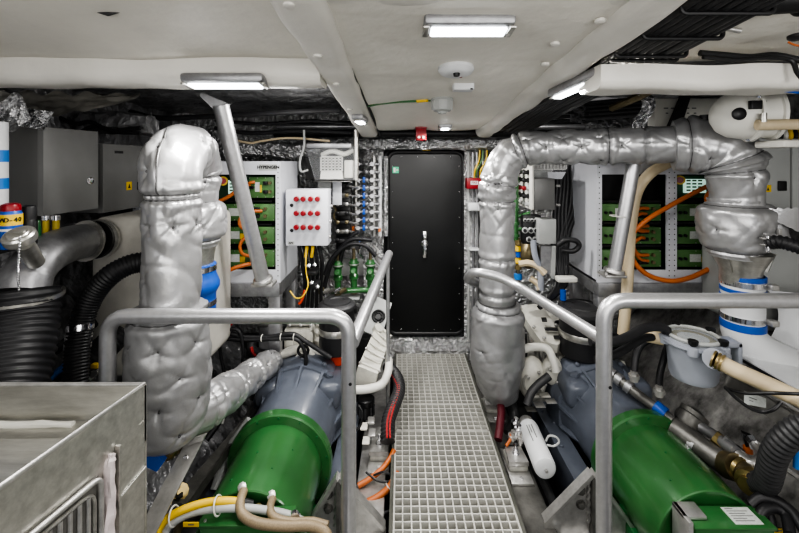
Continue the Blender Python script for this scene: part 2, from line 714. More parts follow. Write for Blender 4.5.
# foil covered door sill
mb = MB()
mb.grid(lambda u, v: V(-.20 + .86 * u, 3.10 + .2 * v, .02 + .055 * min(1, v * 3) + .008 * nz(u * 8, v * 3, 4, 4)), 40, 10)
mb.grid(lambda u, v: V(-.20 + .86 * u, 3.10 + .004 * nz(u * 9, v, 2, 3), -.2 + .22 * v), 40, 6)
st(mb, 'trim_11', 'foil', 60)
mb = MB()
mb.grid(lambda u, v: V(.505 + .10 * u, 3.20 + .008 * nz(u * 3, v * 9, 7, 4), .05 + 1.6 * v), 6, 60)
mb.grid(lambda u, v: V(-.30 + .16 * u, 3.21 + .010 * nz(u * 3, v * 9, 3, 4), .3 + 1.3 * v), 8, 60)
st(mb, 'trim_12', 'foil', 60)

st(MB().box((.62, 3.14, -.44), (2.2, 3.24, .10), .01).box((-2.0, 3.14, -.44), (-.21, 3.24, .10), .01), 'trim_13', 'darkst')

# the door in the bulkhead
YD = 3.25
d = MB()


def rrect(x0, z0, x1, z1, r, Y, n=6):
    pts = []
    for cx, cz, a0 in ((x1 - r, z1 - r, 0), (x0 + r, z1 - r, pi / 2), (x0 + r, z0 + r, pi), (x1 - r, z0 + r, 1.5 * pi)):
        for k in range(n + 1):
            a = a0 + k / n * pi / 2
            pts.append(V(cx + r * cos(a), Y, cz + r * sin(a)))
    return pts


d.prism(rrect(-.088, .12, .487, 1.545, .05, YD - .035), (0, .035, 0))
door = d.build('door_1', 'blackdoor', None, 30, kind='structure')
fr = MB()
lo = rrect(-.105, .10, .505, 1.565, .07, YD - .02) + []
fr.tube(lo + [lo[0]], .022, 10, False)
fr.tube([p + V(0, .0, 0) for p in rrect(-.135, .07, .535, 1.595, .09, YD - .005)] + [rrect(-.135, .07, .535, 1.595, .09, YD - .005)[0]], .02, 8, False)
fr.build('gasket_frame', 'black', door)
z0 = YD - .036
for k in range(7):
    z = .22 + k * .205
    for x in (-.068, .468):
        MB().lathe([(.004, 0), (.0035, .002), (.0015, .003)], (x, z0, z), (0, -1, 0), 8).build('bolt', 'chrome', door)
for k in range(4):
    for z in (.14, 1.525):
        MB().lathe([(.004, 0), (.0035, .002), (.0015, .003)], (.0 + k * .133, z0, z), (0, -1, 0), 8).build('bolt', 'chrome', door)
hx, hz = .19, .82
h = MB()
h.lathe([(.028, 0), (.028, .006), (.020, .010), (.018, .03), (.010, .034)], (hx, z0, hz + .01), (0, -1, 0), 20)
h.box((hx - .014, z0 - .045, hz - .10), (hx + .014, z0 - .03, hz + .06), .006)
h.sphere((hx, z0 - .040, hz + .065), .020, (1, .7, 1.2))
h.box((hx - .016, z0 - .012, hz - .10), (hx + .016, z0, hz + .11), .004)
h.build('handle', 'chrome', door)['label'] = 'polished metal lever handle'
s = MB().box((-.068, z0 - .002, 1.395), (-.018, z0, 1.445)).build('exit_sticker', 'exit', door)
s['label'] = 'small green escape sign sticker'
sg = MB().box((-.060, z0 - .003, 1.402), (-.044, z0 - .002, 1.438)).prism([V(-.042, z0 - .003, 1.42), V(-.030, z0 - .003, 1.43), V(-.030, z0 - .003, 1.41)], (0, .001, 0)).box((-.032, z0 - .003, 1.416), (-.022, z0 - .002, 1.424))
sg.build('pictogram', 'offwhite', s)
MB().box((.17, YD - .05, 1.575), (.24, YD - .03, 1.60), .004).build('latch_marker', 'yellow', door)

# dark pipes in the recess above the door + foil covered duct
for k, (z, r) in enumerate(((1.70, .028), (1.755, .02), (1.79, .016))):
    tag(MB().cyl((-.95, 3.0 + .06 * k, z), (1.4, 3.0 + .06 * k, z), r).build('overhead_pipe', 'black' if k != 1 else 'galv'),
        ['lowest and thickest black pipe crossing above the door', 'thin grey pipe crossing above the door', 'thin black pipe highest above the door'][k], 'pipe')
dp = [V(-.62 + .03 * i, 3.10, 1.625) for i in range(56)]
tag(MB().tube(dp, .045, 24, True, lambda L, a, i, j: .010 * nz(L * 3, a * .5, 1, 5) + .006 * nz(L * 9, a * 2, 3, 4)).build('foil_duct', 'foil', None, 60),
    'crinkled silver foil wrapped duct running across the top of the door', 'duct')


# ================================================================ walkway gratings
def grating(y0, y1, label):
    t = T('walkway_grating', label, 'grating', (.23, (y0 + y1) / 2, -.04), 'walkway gratings')
    x0, x1, b, zt, zl = -.030, .485, .0030, 0, -.034
    nx = 14
    m = MB()
    for k in range(1, nx):
        x = x0 + (x1 - x0) * k / nx
        m.box((x - b, y0, zl), (x + b, y1, zt))
    ny = max(2, round((y1 - y0) / .0366))
    for k in range(1, ny):
        y = y0 + (y1 - y0) * k / ny
        m.box((x0, y - b, zl), (x1, y + b, zt - .0004))
    m.build('mesh_bars', 'grate', t, flat=True)
    f = MB()
    f.box((x0 - .004, y0, zl), (x0 + .004, y1, zt + .001)).box((x1 - .004, y0, zl), (x1 + .004, y1, zt + .001))
    f.box((x0, y0, zl), (x1, y0 + .006, zt + .001)).box((x0, y1 - .006, zl), (x1, y1, zt + .001))
    f.build('edge_frame', 'grate', t)
    return t


grating(.92, 2.215, 'longest square mesh grating panel, nearest part of the central walkway')
grating(2.219, 2.455, 'short square mesh grating panel, middle section of the central walkway')
grating(2.459, 3.095, 'square mesh grating panel at the far end of the walkway before the door')


# ================================================================ guard rails
def flange(mb, c, r=.045, h=.01):
    mb.lathe([(r, 0), (r, h), (r * .6, h + .002)], c, (0, 0, 1), 20)


t = T('guard_rail', 'grey metal tube guard rail in front of the left generator beside the basin', 'guard rail', (-.62, 1.38, -.44), 'metal tube guard rails')
zr = .962
m = MB().tube(fillet([(-1.012, 1.38, -.42), (-1.012, 1.38, zr), (-.180, 1.38, zr), (-.180, 1.38, -.42)], .075, 10), .0255, 20)
m.build('top_rail_and_posts', 'tube', t)
m = MB().tube(fillet([(-.172, 1.41, .855), P(389, 254, 2.45)], .05, 6), .024, 16)
m.sphere(P(389, 254, 2.45), .024)
m.build('side_rail', 'tube', t)
MB().cyl(P(388, 256, 2.46), V(P(388, 256, 2.46).x, 2.46, -.07), .012, n=12).build('thin_post', 'tube', t)
for x in (-1.012, -.180):
    m = MB()
    flange(m, (x, 1.38, -.44))
    m.build('base_flange', 'alu', t)
MB().lathe([(.0055, 0), (.0055, .002)], (-.172, 1.356, .74), (0, -1, 0), 10).build('drain_hole', 'black', t)

t = T('guard_rail', 'grey metal tube guard rail on the right whose side tube loops around the silver column', 'guard rail', (1.3, 1.36, -.44), 'metal tube guard rails')
zr = 1.022
m = MB().tube(fillet([(.690, 1.36, -.42), (.690, 1.36, zr), (1.75, 1.36, zr), (1.75, 1.36, -.42)], .075, 10), .0255, 20)
m.build('top_rail_and_posts', 'tube', t)
lp = [V(.705, 1.39, .875), P(519, 287, 2.02), P(500, 277, 2.10), P(474, 271, 2.15), P(466, 279, 2.3), P(478, 283, 2.66), P(480, 283, 3.22)]
m = MB().tube(fillet(lp, .09, 10), .0235, 16)
m.build('side_rail', 'tube', t)
for x in (.690, 1.75):
    m = MB()
    flange(m, (x, 1.36, -.44))
    m.build('base_flange', 'alu', t)
MB().lathe([(.0055, 0), (.0055, .002)], (.698, 1.336, .74), (0, -1, 0), 10).build('drain_hole', 'black', t)

# ================================================================ ceiling lamps and fittings
ND = V(0, -.094, -1).normalized()        # down, square to the ceiling


def lamp(label, c, rz, ln, wd, pw, m='lamp', beamz=0):
    t = T('ceiling_lamp', label, 'lamp', c, 'ceiling strip lamps')
    c = Vector(c)
    R = Matrix.Rotation(rz, 3, 'Z')
    a, b = V(ln / 2, wd / 2, .03), V(-ln / 2, -wd / 2, -.004)

    def at(mb, lo, hi, bv):
        n0 = len(mb.v)
        mb.box(lo, hi, bv)
        for i in range(n0, len(mb.v)):
            q = R @ mb.v[i]
            mb.v[i] = c + q + V(0, 0, -.094 * q.y)
    h = MB()
    at(h, V(-ln / 2, -wd / 2, -.004), V(ln / 2, wd / 2, .03), .012)
    h.build('housing', 'galv', t)
    h = MB()
    at(h, V(-ln / 2 + .018, -wd * .28, -.013), V(ln / 2 - .018, wd * .28, -.003), .006)
    h.build('diffuser', m, t)
    for s in (-1, 1):
        h = MB()
        at(h, V(s * (ln / 2 - .006) - .008, -wd / 2 + .01, -.010), V(s * (ln / 2 - .006) + .008, wd / 2 - .01, -.003), .003)
        h.build('end_clip', 'stainless', t)
    l = area('lamp_light', c + V(0, 0, -.022), c + V(0, -.094, -1.0), pw, ln * .85, wd * .6)
    l.rotation_euler.z += rz
    return t


def under(px, py, dz=0.0):
    """point on the under side of the ceiling seen at that pixel"""
    # H-(py-VY)/F*Y = 1.66+.094*(2.9-Y)+dz
    Y = (1.66 + .094 * 2.9 + dz - H) / (-(py - VY) / F + .094)
    return P(px, py, Y)


lamp('rectangular lamp lit on the white ceiling panel ahead, above the smoke detector', under(468, 29, .012), 0, .235, .085, 10)
lamp('rectangular ceiling lamp at the left, under the white cross beam above the silver column', under(226, 84, -.026), 0, .29, .09, 9)
lamp('rectangular ceiling lamp lit at the right, slanted on the edge of the long beam', P(577, 86, 1.47) + V(0, 0, -.004), radians(100), .30, .07, 10)
lamp('small lit lamp on the far end of the left ceiling beam', under(360, 121, -.026), radians(80), .12, .065, 8, 'lampl')
lamp('small lit lamp at the far end of the ceiling, nearest the door', under(445, 128, .012), 0, .085, .065, 10, 'lampl')

c = under(456, 67, .032)
t = T('smoke_detector', 'round white smoke detector on the ceiling with a dark sensor spot', 'detector', c)
MB().lathe([(.062, 0), (.064, .012), (.055, .024), (.040, .030), (.012, .033)], c, ND, 32).build('body', 'white', t)
MB().lathe([(.012, 0), (.010, .010), (.002, .012)], c + ND * .029 + V(-.002, -.025, 0), ND, 14).build('sensor', 'black', t)
MB().lathe([(.006, 0), (.005, .005)], c + ND * .029 + V(.02, .02, 0), ND, 10).build('indicator', 'red', t)
c = under(463, 85, .03)
t = T('ceiling_box', 'small flat white box on the ceiling just behind the smoke detector', 'box', c)
MB().box(c + V(-.042, -.03, -.025), c + V(.042, .03, .01), .006).build('body', 'white', t)
MB().box(c + V(.025, -.031, -.024), c + V(.035, -.028, -.018)).build('indicator', 'black', t)
c = under(442, 98, .035)
t = T('heat_detector', 'round grey ribbed fitting on the ceiling at the end of the green cable', 'detector', c)
MB().lathe([(.052, 0), (.054, .012), (.048, .016), (.046, .05), (.040, .062), (.022, .066), (.018, .074), (.005, .076)], c, ND, 28).build('body', 'ltgrey', t)
for k in range(10):
    a = 2 * pi * k / 10
    MB().box(c + V(.046 * cos(a) - .004, .046 * sin(a) - .004, -.055), c + V(.046 * cos(a) + .004, .046 * sin(a) + .004, -.014)).build('rib', 'ltgrey', t)
c = P(421, 129, 2.66)
c.z = zb(2.66) + .022
t = T('alarm_sounder', 'small red alarm sounder on the far end of the ceiling above the door', 'alarm', c)
MB().box(c + V(-.035, -.03, -.075), c + V(.035, .03, .01), .006).build('body', 'red', t)
MB().box(c + V(-.038, -.033, .0), c + V(.038, .033, .03), .006).build('base', 'red', t)
MB().cyl(c + V(-.015, -.031, -.055), c + V(-.015, -.036, -.055), .008).cyl(c + V(.015, -.031, -.055), c + V(.015, -.036, -.055), .008).build('lens', 'offwhite', t)


def ucable(label, pts, r, m, dz=.04, group=None):
    return cable('ceiling_cable', label, 'cable', [under(x, y, dz) for x, y in pts], r, m, group)


ucable('green cable clipped along the ceiling to the round grey fitting', [(368, 106), (378, 104), (395, 102), (412, 101), (432, 100)], .007, 'green', .03)
tag(MB().tube([under(417, 101, .028), under(428, 100, .028)], .009, 10).build('cable_sleeve', 'yellow'), 'yellow sleeve on the green ceiling cable', 'cable sleeve')
ucable('black cable running along the right edge of the left ceiling beam', [(350, 68), (356, 82), (364, 98), (372, 115), (380, 135)], .008, 'black', .035)
ucable('black cable looping over the ceiling at the top beside the yellow one', [(520, 22), (545, 17), (570, 12), (600, 9), (635, 11)], .007, 'black', .05)
ucable('yellow cable on the ceiling at the top, ending in a hole', [(560, 16), (580, 13), (605, 11), (632, 12)], .005, 'tan', .045)
for k, (x, y, dz) in enumerate(((289, 6, -.005), (318, 57, -.005), (336, 85, -.005), (350, 110, -.005), (395, 48, .05), (420, 40, .05), (380, 92, .05), (500, 90, .05), (520, 60, .05), (462, 110, .05), (395, 118, .05),
                               (555, 45, .02), (545, 65, .02), (600, 22, .02), (430, 115, .05), (530, 35, .05))):
    c = under(x, y, dz)
    tag(MB().lathe([(.014, -.006), (.014, .001), (.010, .003), (.003, .0035)], c, ND, 16).build('insulation_washer', 'foam2'),
        'small round pin washer holding the white ceiling insulation', 'washer', 'insulation pin washers on the ceiling')
tag(MB().tube([under(97, 12, .065), under(108, 14, .06), under(120, 12, .065)], [.002, .006, .002], 8).build('ceiling_tear', 'darkst'), 'small dark split in the left ceiling lining', 'tear')

# ================================================================ generators, gearboxes, engines
GZ = .056
YA = V(0, 1, 0)


def generator(cx, side, word):
    c = V(cx, 1.50, GZ)
    t = T('generator', 'round green generator drum with wide rear flange, on the %s of the walkway' % word, 'generator', (cx, 1.7, GZ - .25), 'green generators')
    MB().lathe([(.150, .012), (.190, .010), (.192, 0), (.200, 0), (.204, .004), (.204, .395)], c, YA, 64).build('drum', 'green', t)
    MB().lathe([(.204, .375), (.240, .378), (.247, .385), (.247, .425), (.20, .428)], c, YA, 64).build('flange', 'green', t)
    for k in range(14):
        a = 2 * pi * (k + .5) / 14
        p = c + V(.231 * cos(a), .378, .231 * sin(a))
        MB().lathe([(.006, 0), (.006, .004), (.003, .005)], p, (0, -1, 0), 6).build('flange_bolt', 'greend', t)
    for a, y in ((75, .12), (100, .20), (118, .08), (60, .25)):
        p = c + V(.2035 * cos(radians(a)), y, .2035 * sin(radians(a)))
        MB().lathe([(.005, 0), (.004, .003)], p, (cos(radians(a)), 0, sin(radians(a))), 8).build('plug', 'greend', t)
    MB().box(c + V(-.20, .06, -.30), c + V(-.12, .30, -.10), .01).build('foot', 'greend', t)
    MB().box(c + V(.12, .06, -.30), c + V(.20, .30, -.10), .01).build('foot', 'greend', t)
    return t


gl = generator(-.575, 1, 'left')
gr = generator(1.16, -1, 'right')

# wiring box in front of each drum
t = T('terminal_box', 'green terminal box in front of the left drum, under the braided hoses and yellow cable', 'terminal box', (-.55, 1.48, -.1), 'green terminal boxes')
MB().box((-.715, 1.415, -.12), (-.395, 1.495, .20), .006).build('housing', 'green', t)
MB().box((-.720, 1.41, .200), (-.39, 1.495, .210), .003).build('cover', 'green', t)
for x in (-.70, -.56, -.41):
    MB().lathe([(.006, 0), (.005, .004)], (x, 1.43, .21), (0, 0, 1), 6).build('screw', 'alu', t)
t = T('terminal_box', 'green terminal box with a white rating plate in front of the right drum', 'terminal box', (1.17, 1.48, -.1), 'green terminal boxes')
MB().box((1.035, 1.405, -.12), (1.315, 1.495, .20), .006).build('housing', 'green', t)
MB().box((1.030, 1.40, .200), (1.32, 1.495, .210), .003).build('cover', 'green', t)
pl = MB().box((1.185, 1.415, .210), (1.285, 1.485, .2115)).build('rating_plate', 'paper', t)
for k, (a, b) in enumerate(((.0, .03), (.0, .075), (0, .06), (0, .08), (0, .05), (0, .07))):
    MB().box((1.195 + a, 1.477 - k * .010, .2115), (1.195 + b, 1.480 - k * .010, .2118)).build('print_line', 'grey', pl)
for x in (1.05, 1.30):
    MB().lathe([(.006, 0), (.005, .004)], (x, 1.404, .10), (0, -1, 0), 6).build('screw', 'alu', t)
t = T('angle_bracket', 'bent metal angle bracket on the left edge of the right green terminal box', 'bracket', (1.03, 1.49, -.05))
MB().box((1.012, 1.405, -.1), (1.029, 1.495, .225), .003).box((1.012, 1.43, .212), (1.095, 1.495, .225), .003).build('bracket', 'alu', t)


def gearbox(cx, inb, word):
    c = V(cx, 1.93, GZ)
    t = T('gearbox', 'slate grey bell shaped gearbox housing behind the green drum on the %s' % word, 'gearbox', (cx, 2.2, -.2), 'slate grey gearboxes')
    MB().lathe([(.20, 0), (.205, .005), (.205, .02), (.212, .03), (.222, .30), (.235, .33), (.262, .40), (.262, .50), (.272, .505), (.272, .545), (.2, .55)], c, YA, 48).build('bell_housing', 'slate', t)
    m = MB()
    # raised hexagonal shoulder
    n = 10
    for y0, y1, r0, r1 in ((.36, .44, .268, .285), (.44, .52, .285, .285)):
        vs = []
        for y, r in ((y0, r0), (y1, r1)):
            for k in range(n):
                a = 2 * pi * (k + .5) / n
                vs.append(c + V(r * cos(a), y, r * sin(a)))
        m._add(vs, [[k, (k + 1) % n, n + (k + 1) % n, n + k] for k in range(n)] + [list(range(n)), list(range(n, 2 * n))])
    m.build('shoulder_ring', 'slate', t)
    for k in range(9):
        a = radians(-20 + 27.5 * k)
        R = Matrix.Rotation(-a + pi / 2, 3, 'Y')
        d = V(cos(a), 0, sin(a))
        p = c + d * .245
        MB().prism([p + V(0, .20, 0) - d * .03, p + V(0, .38, 0) - d * .03, p + V(0, .38, 0) + d * .025, p + V(0, .34, 0) + d * .02], R @ V(.014, 0, 0)).build('rib', 'slate', t)
        q = c + d * .278 + V(0, .44, 0)
        MB().lathe([(.014, 0), (.014, .016), (.008, .02)], q + V(0, -.02, 0), (0, -1, 0), 6).build('bolt', 'slate', t)
    s = cx - inb * .0
    # side boxes with round corners, left and right shoulders
    for sg in (-1, 1):
        MB().box((cx + sg * .17 - .07, 2.20, GZ + .06), (cx + sg * .17 + .07, 2.44, GZ + .205), .04, None, 3).build('side_cover', 'slate', t)
        m = MB().box((cx + sg * .275 - .05, 1.82, -.052), (cx + sg * .275 + .05, 2.55, -.04), .003)
        m.box((cx + sg * .275 + sg * -.0 - .05, 1.82, -.26), (cx + sg * .275 - .038, 2.55, -.05), .003).box((cx + sg * .275 + .038, 1.82, -.26), (cx + sg * .275 + .05, 2.55, -.05), .003)
        rl = m.build('mounting_rail', 'slate', t)
        for yy in (1.9, 2.15, 2.45):
            MB().lathe([(.011, 0), (.011, .009), (.006, .011)], (cx + sg * .30, yy, -.04), (0, 0, 1), 6).build('rail_bolt', 'slate', rl)
    e = MB().cyl(c + V(0, .42, .26), c + V(0, .42, .295), .016, n=12).torus(c + V(0, .42, .325), .030, .008, (0, 1, 0)).build('lifting_eye', 'black', t)
    MB().lathe([(.02, 0), (.02, .03), (.024, .032), (.024, .045), (.01, .048)], c + V(-inb * -.15, .36, .18), (inb * .4, 0, .9), 14).build('filler_cap', 'slate', t)
    return t


gearbox(-.575, 1, 'left')
gearbox(1.16, -1, 'right')


def hexbolt(mb, p, ax, r=.008, h=.008):
    mb.lathe([(r, 0), (r, h), (r * .5, h * 1.2)], p, ax, 6)


def engine(cx, inb, label):
    t = T('diesel_engine', label, 'engine', (cx, 2.8, -.25), 'cream white marine engines')
    y0, y1 = 2.52, 3.06

    def X(v):
        return cx + inb * v           # v positive = towards the walkway

    def bx(name, xa, xb, ya, yb, za, zb_, bev=.012, m='enginew', par=t, R=None):
        lo, hi = sorted((X(xa), X(xb)))
        return MB().box((lo, ya, za), (hi, yb, zb_), bev, R).build(name, m, par)
    bx('engine_block', -.20, .20, y0, y1, -.30, .19, .02, 'enginewd')
    bx('flywheel_cover', -.25, .25, 2.49, 2.535, -.22, .24, .05)
    # rocker cover leaning out over the block, with ribs, slots and bolts
    R = Matrix.Rotation(inb * radians(12), 3, 'Y') @ Matrix.Rotation(radians(6), 3, 'X')
    rc = bx('rocker_cover', -.03, .17, 2.56, 3.0, .26, .36, .025, 'enginew', t, R)
    for k in range(4):
        bx('cover_rib', -.01, .15, 2.60 + k * .105, 2.625 + k * .105, .345, .368, .006, 'enginew', rc, R)
    for k in range(5):
        m = MB()
        hexbolt(m, (X(.155), 2.58 + k * .1, .335), (0, 0, 1), .009, .02)
        m.build('cover_bolt', 'alu', rc)
    bx('oil_filler_base', .05, .11, 2.70, 2.76, .35, .375, .01, 'enginew', rc, R)
    MB().lathe([(.03, 0), (.03, .02), (.024, .026), (.01, .028)], (X(.08), 2.73, .372), (0, 0, 1), 18).build('oil_filler_cap', 'black', t)
    # intake manifold & gear cover in front
    m = MB()
    m.tube(fillet([(X(.20), 2.60, .19), (X(.13), 2.50, .25), (X(-.02), 2.49, .27), (X(-.12), 2.52, .22)], .06), .028, 14)
    m.build('coolant_pipe', 'offwhite', t)
    for v, z, r in ((.11, .12, .085), (-.03, .16, .06)):
        MB().lathe([(r, 0), (r, .03), (r * .9, .045), (r * .6, .055), (r * .35, .06)], (X(v), 2.50, z), (0, -1, 0), 26).build('pump_housing', 'enginew', t)
    for v, z in ((.05, .23), (.16, .24), (.19, .05), (-.10, .08)):
        MB().box((X(v) - .02, 2.44, z - .02), (X(v) + .02, 2.50, z + .025), .008).build('casting', 'enginew', t)
    for k in range(8):
        a = 2 * pi * k / 8
        m = MB()
        hexbolt(m, (X(.22 * cos(a)), 2.49, .02 + .20 * sin(a)), (0, -1, 0), .009, .012)
        m.build('cover_bolt', 'alu', t)
    for k in range(4):
        m = MB().tube(spl([(X(.13), 2.60 + .11 * k, .32), (X(.21), 2.60 + .11 * k, .30), (X(.225), 2.6 + .11 * k, .20), (X(.2), 2.62 + .11 * k, .12)], 6), .006, 8)
        m.build('fuel_pipe', 'alu', t)
    return t


EL = engine(-.575, 1, 'cream white marine engine behind the left gearbox, with a ribbed heat exchanger beside it')
ER = engine(1.16, -1, 'cream white marine engine behind the right gearbox, next to the silver column')

# left: ribbed white heat exchanger at the walkway
t = T('heat_exchanger', 'white ribbed heat exchanger block leaning beside the walkway on the left engine', 'heat exchanger', P(372, 375, 2.55))
MB.T = None
a, b, c2, d2 = P(378, 322, 2.75), P(391, 335, 2.72), P(378, 374, 2.35), P(358, 366, 2.38)
ax = (a - d2)
m = MB().prism([a, b, c2, d2], V(-.03, .03, -.12))
m.build('body', 'enginew', t)
nrm = (b - a).cross(d2 - a).normalized()
if nrm.y > 0:
    nrm = -nrm
for k in range(7):
    f = (k + .5) / 7
    p, q = a.lerp(d2, f), b.lerp(c2, f)
    MB().tube([p.lerp(q, .06) + nrm * .004, p.lerp(q, .94) + nrm * .004], .006, 8).build('rib', 'enginew', t)
for f in (.05, .35, .65, .95):
    for g in (a.lerp(d2, f), b.lerp(c2, f)):
        mm = MB()
        hexbolt(mm, g + nrm * .004, nrm, .008, .010)
        mm.build('bolt', 'alu', t)
MB().cyl(P(376, 331, 2.70) + nrm * .0, P(376, 331, 2.70) + nrm * .04, .03, n=18).build('end_cap', 'enginew', t)
tag(MB().tube(spl([P(350, 390, 2.32), P(368, 389, 2.33), P(382, 384, 2.36), P(388, 372, 2.40), P(389, 360, 2.5)], 8), .024, 16).build('coolant_elbow', 'offwhite'),
    'thick cream coolant elbow pipe below the ribbed heat exchanger', 'pipe')
c = P(366, 400, 2.35)
t = T('drain_filter', 'black ribbed cap pot below the cream elbow pipe beside the left gearbox', 'filter', c + V(0, 0, -.1))
MB().lathe([(.03, -.10), (.045, -.09), (.045, -.02), (.05, -.015), (.05, .01), (.035, .02)], c, (0, 0, 1), 24).build('pot', 'black', t)
for k in range(8):
    aa = 2 * pi * k / 8
    MB().box(c + V(.046 * cos(aa) - .005, .046 * sin(aa) - .005, -.085), c + V(.046 * cos(aa) + .005, .046 * sin(aa) + .005, -.025)).build('rib', 'rubberg', t)
# oddments on the left engine
t = T('starter_housing', 'cream boxed casting on top of the left engine beside the black air cleaner', 'engine casting', P(300, 352, 2.49))
MB().box(P(283, 352, 2.49), P(316, 322, 2.61), .02).build('body', 'enginew', t)
MB().box(P(287, 326, 2.50), P(313, 318, 2.57), .008).build('lid', 'enginew', t)
for x in (290, 301, 311):
    MB().lathe([(.010, 0), (.010, .012), (.005, .014)], P(x, 325, 2.488), (0, -1, .3), 6).build('bolt', 'alu', t)
for k in range(3):
    MB().box(P(286 + k * 10, 349, 2.484), P(293 + k * 10, 332, 2.492), .003).build('rib', 'enginew', t)
tag(MB().tube(spl([P(262, 378, 2.42), P(277, 360, 2.44), P(296, 350, 2.45), P(316, 352, 2.46), P(330, 362, 2.45)], 8), .03, 14).build('coolant_manifold', 'enginewd'),
    'dull cream manifold pipe across the front of the left engine', 'pipe')


def air_cleaner(c, r, h, label, plate):
    t = T('air_cleaner', label, 'air cleaner', c + V(0, 0, -h), 'black air cleaners')
    MB().lathe([(r * .9, -h), (r, -h + .01), (r, -.035)], c, (0, 0, 1), 36).build('canister', 'rubber', t)
    MB().lathe([(r * 1.06, -.04), (r * 1.06, -.02), (r, -.012), (r * .8, -.004), (r * .78, .004), (r * .45, .008), (r * .4, .002), (r * .05, .002)], c, (0, 0, 1), 36).build('lid', 'rubberg', t)
    b = MB().lathe([(r * 1.01, -h * .62), (r * 1.025, -h * .61), (r * 1.025, -h * .50), (r * 1.01, -h * .49)], c, (0, 0, 1), 36).build('clamp_band', 'stainless', t)
    MB().box(c + V(-.018, -r * 1.09, -h * .60), c + V(.018, -r * 1.0, -h * .52), .004).build('clamp_screw', 'alu', b)
    for k in range(6):
        a = 2 * pi * k / 6
        MB().box(c + V(r * 1.02 * cos(a) - .012, r * 1.02 * sin(a) - .012, -.075), c + V(r * 1.02 * cos(a) + .012, r * 1.02 * sin(a) + .012, -.03), .004).build('latch', 'black', t)
    return t


air_cleaner(P(337, 301, 2.45), .108, .30, 'black air cleaner canister with a clamp band behind the corner of the left rail', 0)
air_cleaner(P(582, 305, 2.45), .132, .30, 'black air cleaner canister with round ribbed lid under the right side rail', 0)
tag(MB().lathe([(.05, -.06), (.055, 0), (.05, .02)], V(P(339, 360, 2.45).x, 2.45, .325), (0, 0, 1), 24).build('rubber_boot', 'redor'), 'orange red rubber boot below the left air cleaner', 'boot')
tag(MB().lathe([(.06, -.06), (.062, 0), (.055, .015)], V(P(578, 360, 2.45).x, 2.45, .30), (0, 0, 1), 24).build('rubber_boot', 'redor'), 'orange red rubber boot below the right air cleaner', 'boot')
tag(MB().box(P(325, 299, 2.82), P(361, 294, 2.95), .004).build('cover_plate', 'ltgrey'), 'pale grey flat plate lying above the left air cleaner', 'plate')
# fan / speaker-like panel by the door
t = T('fan_panel', 'tilted grey panel with a round black grille beside the left rail near the door', 'fan', P(374, 325, 2.85))
m = MB()
q = [P(376, 296, 2.98), P(392, 303, 2.95), P(381, 338, 2.78), P(364, 331, 2.80)]
m.prism(q, V(-.01, .03, -.02)).build('panel', 'ltgrey', t)
nr = (q[1] - q[0]).cross(q[3] - q[0]).normalized()
nr = nr if nr.y < 0 else -nr
cc = (q[0] + q[1] + q[2] + q[3]) / 4
m = MB().torus(cc + nr * .006, .042, .008, nr).torus(cc + nr * .006, .025, .006, nr).lathe([(.04, 0), (.04, .003)], cc, nr, 20)
m.build('grille', 'black', t)
# right engine extras: rocker cover that shows between column and rail
t = T('valve_cover', 'cream slotted valve cover on the right engine under the side rail', 'engine cover', P(545, 340, 2.5))
q = [P(517, 306, 2.80), P(541, 303, 2.84), P(563, 338, 2.48), P(558, 345, 2.43), P(541, 341, 2.43), P(533, 330, 2.52)]
m = MB().prism(q, V(0, .02, -.06)).build('cover', 'enginew', t)
for (x0, y0, x1, y1) in ((541, 318, 546, 322), (544, 328, 557, 331), (553, 336, 559, 339)):
    MB().prism([P(x0, y0, 2.6 - (y0 - 318) * .006) + V(0, -.004, .006), P(x1, y0, 2.6 - (y0 - 318) * .006) + V(0, -.004, .006), P(x1 + 1, y1, 2.56 - (y0 - 318) * .006) + V(0, -.004, .006), P(x0 + 1, y1, 2.56 - (y0 - 318) * .006) + V(0, -.004, .006)], (0, 0, -.004)).build('slot', 'darkst', t)
for x, y, Y in ((520, 308, 2.76), (540, 306, 2.80), (556, 326, 2.55), (561, 337, 2.47), (544, 339, 2.44), (534, 328, 2.53)):
    m = MB()
    hexbolt(m, P(x, y, Y), (0, -.4, 1), .011, .014)
    m.build('bolt', 'alu', t)
tag(MB().tube(spl([P(520, 350, 2.42), P(534, 347, 2.42), P(547, 349, 2.40), P(553, 360, 2.36), P(556, 372, 2.34)], 8), .024, 14).build('coolant_elbow', 'offwhite'),
    'white coolant pipe bending over the front of the right engine', 'pipe')
for x, y, Y, r, lb in ((532, 378, 2.44, .105, 'large'), (552, 370, 2.40, .070, 'small')):
    t = T('round_casting', '%s rounded cream casting on the front of the right engine beside the silver column' % lb, 'engine casting', P(x, y, Y) + V(0, 0, -r))
    MB().sphere(P(x, y, Y), r, (.85, .7, 1.25), 20, 12).build('body', 'enginew', t)
    MB().torus(P(x, y, Y) + V(0, -r * .45, 0), r * .62, .008, (0, 1, 0)).build('flange_ring', 'enginewd', t)
    for k in range(5):
        aa = 2 * pi * k / 5
        m = MB()
        hexbolt(m, P(x, y, Y) + V(r * .55 * cos(aa), -r * .62, r * .7 * sin(aa)), (0, -1, 0), .009, .012)
        m.build('bolt', 'alu', t)
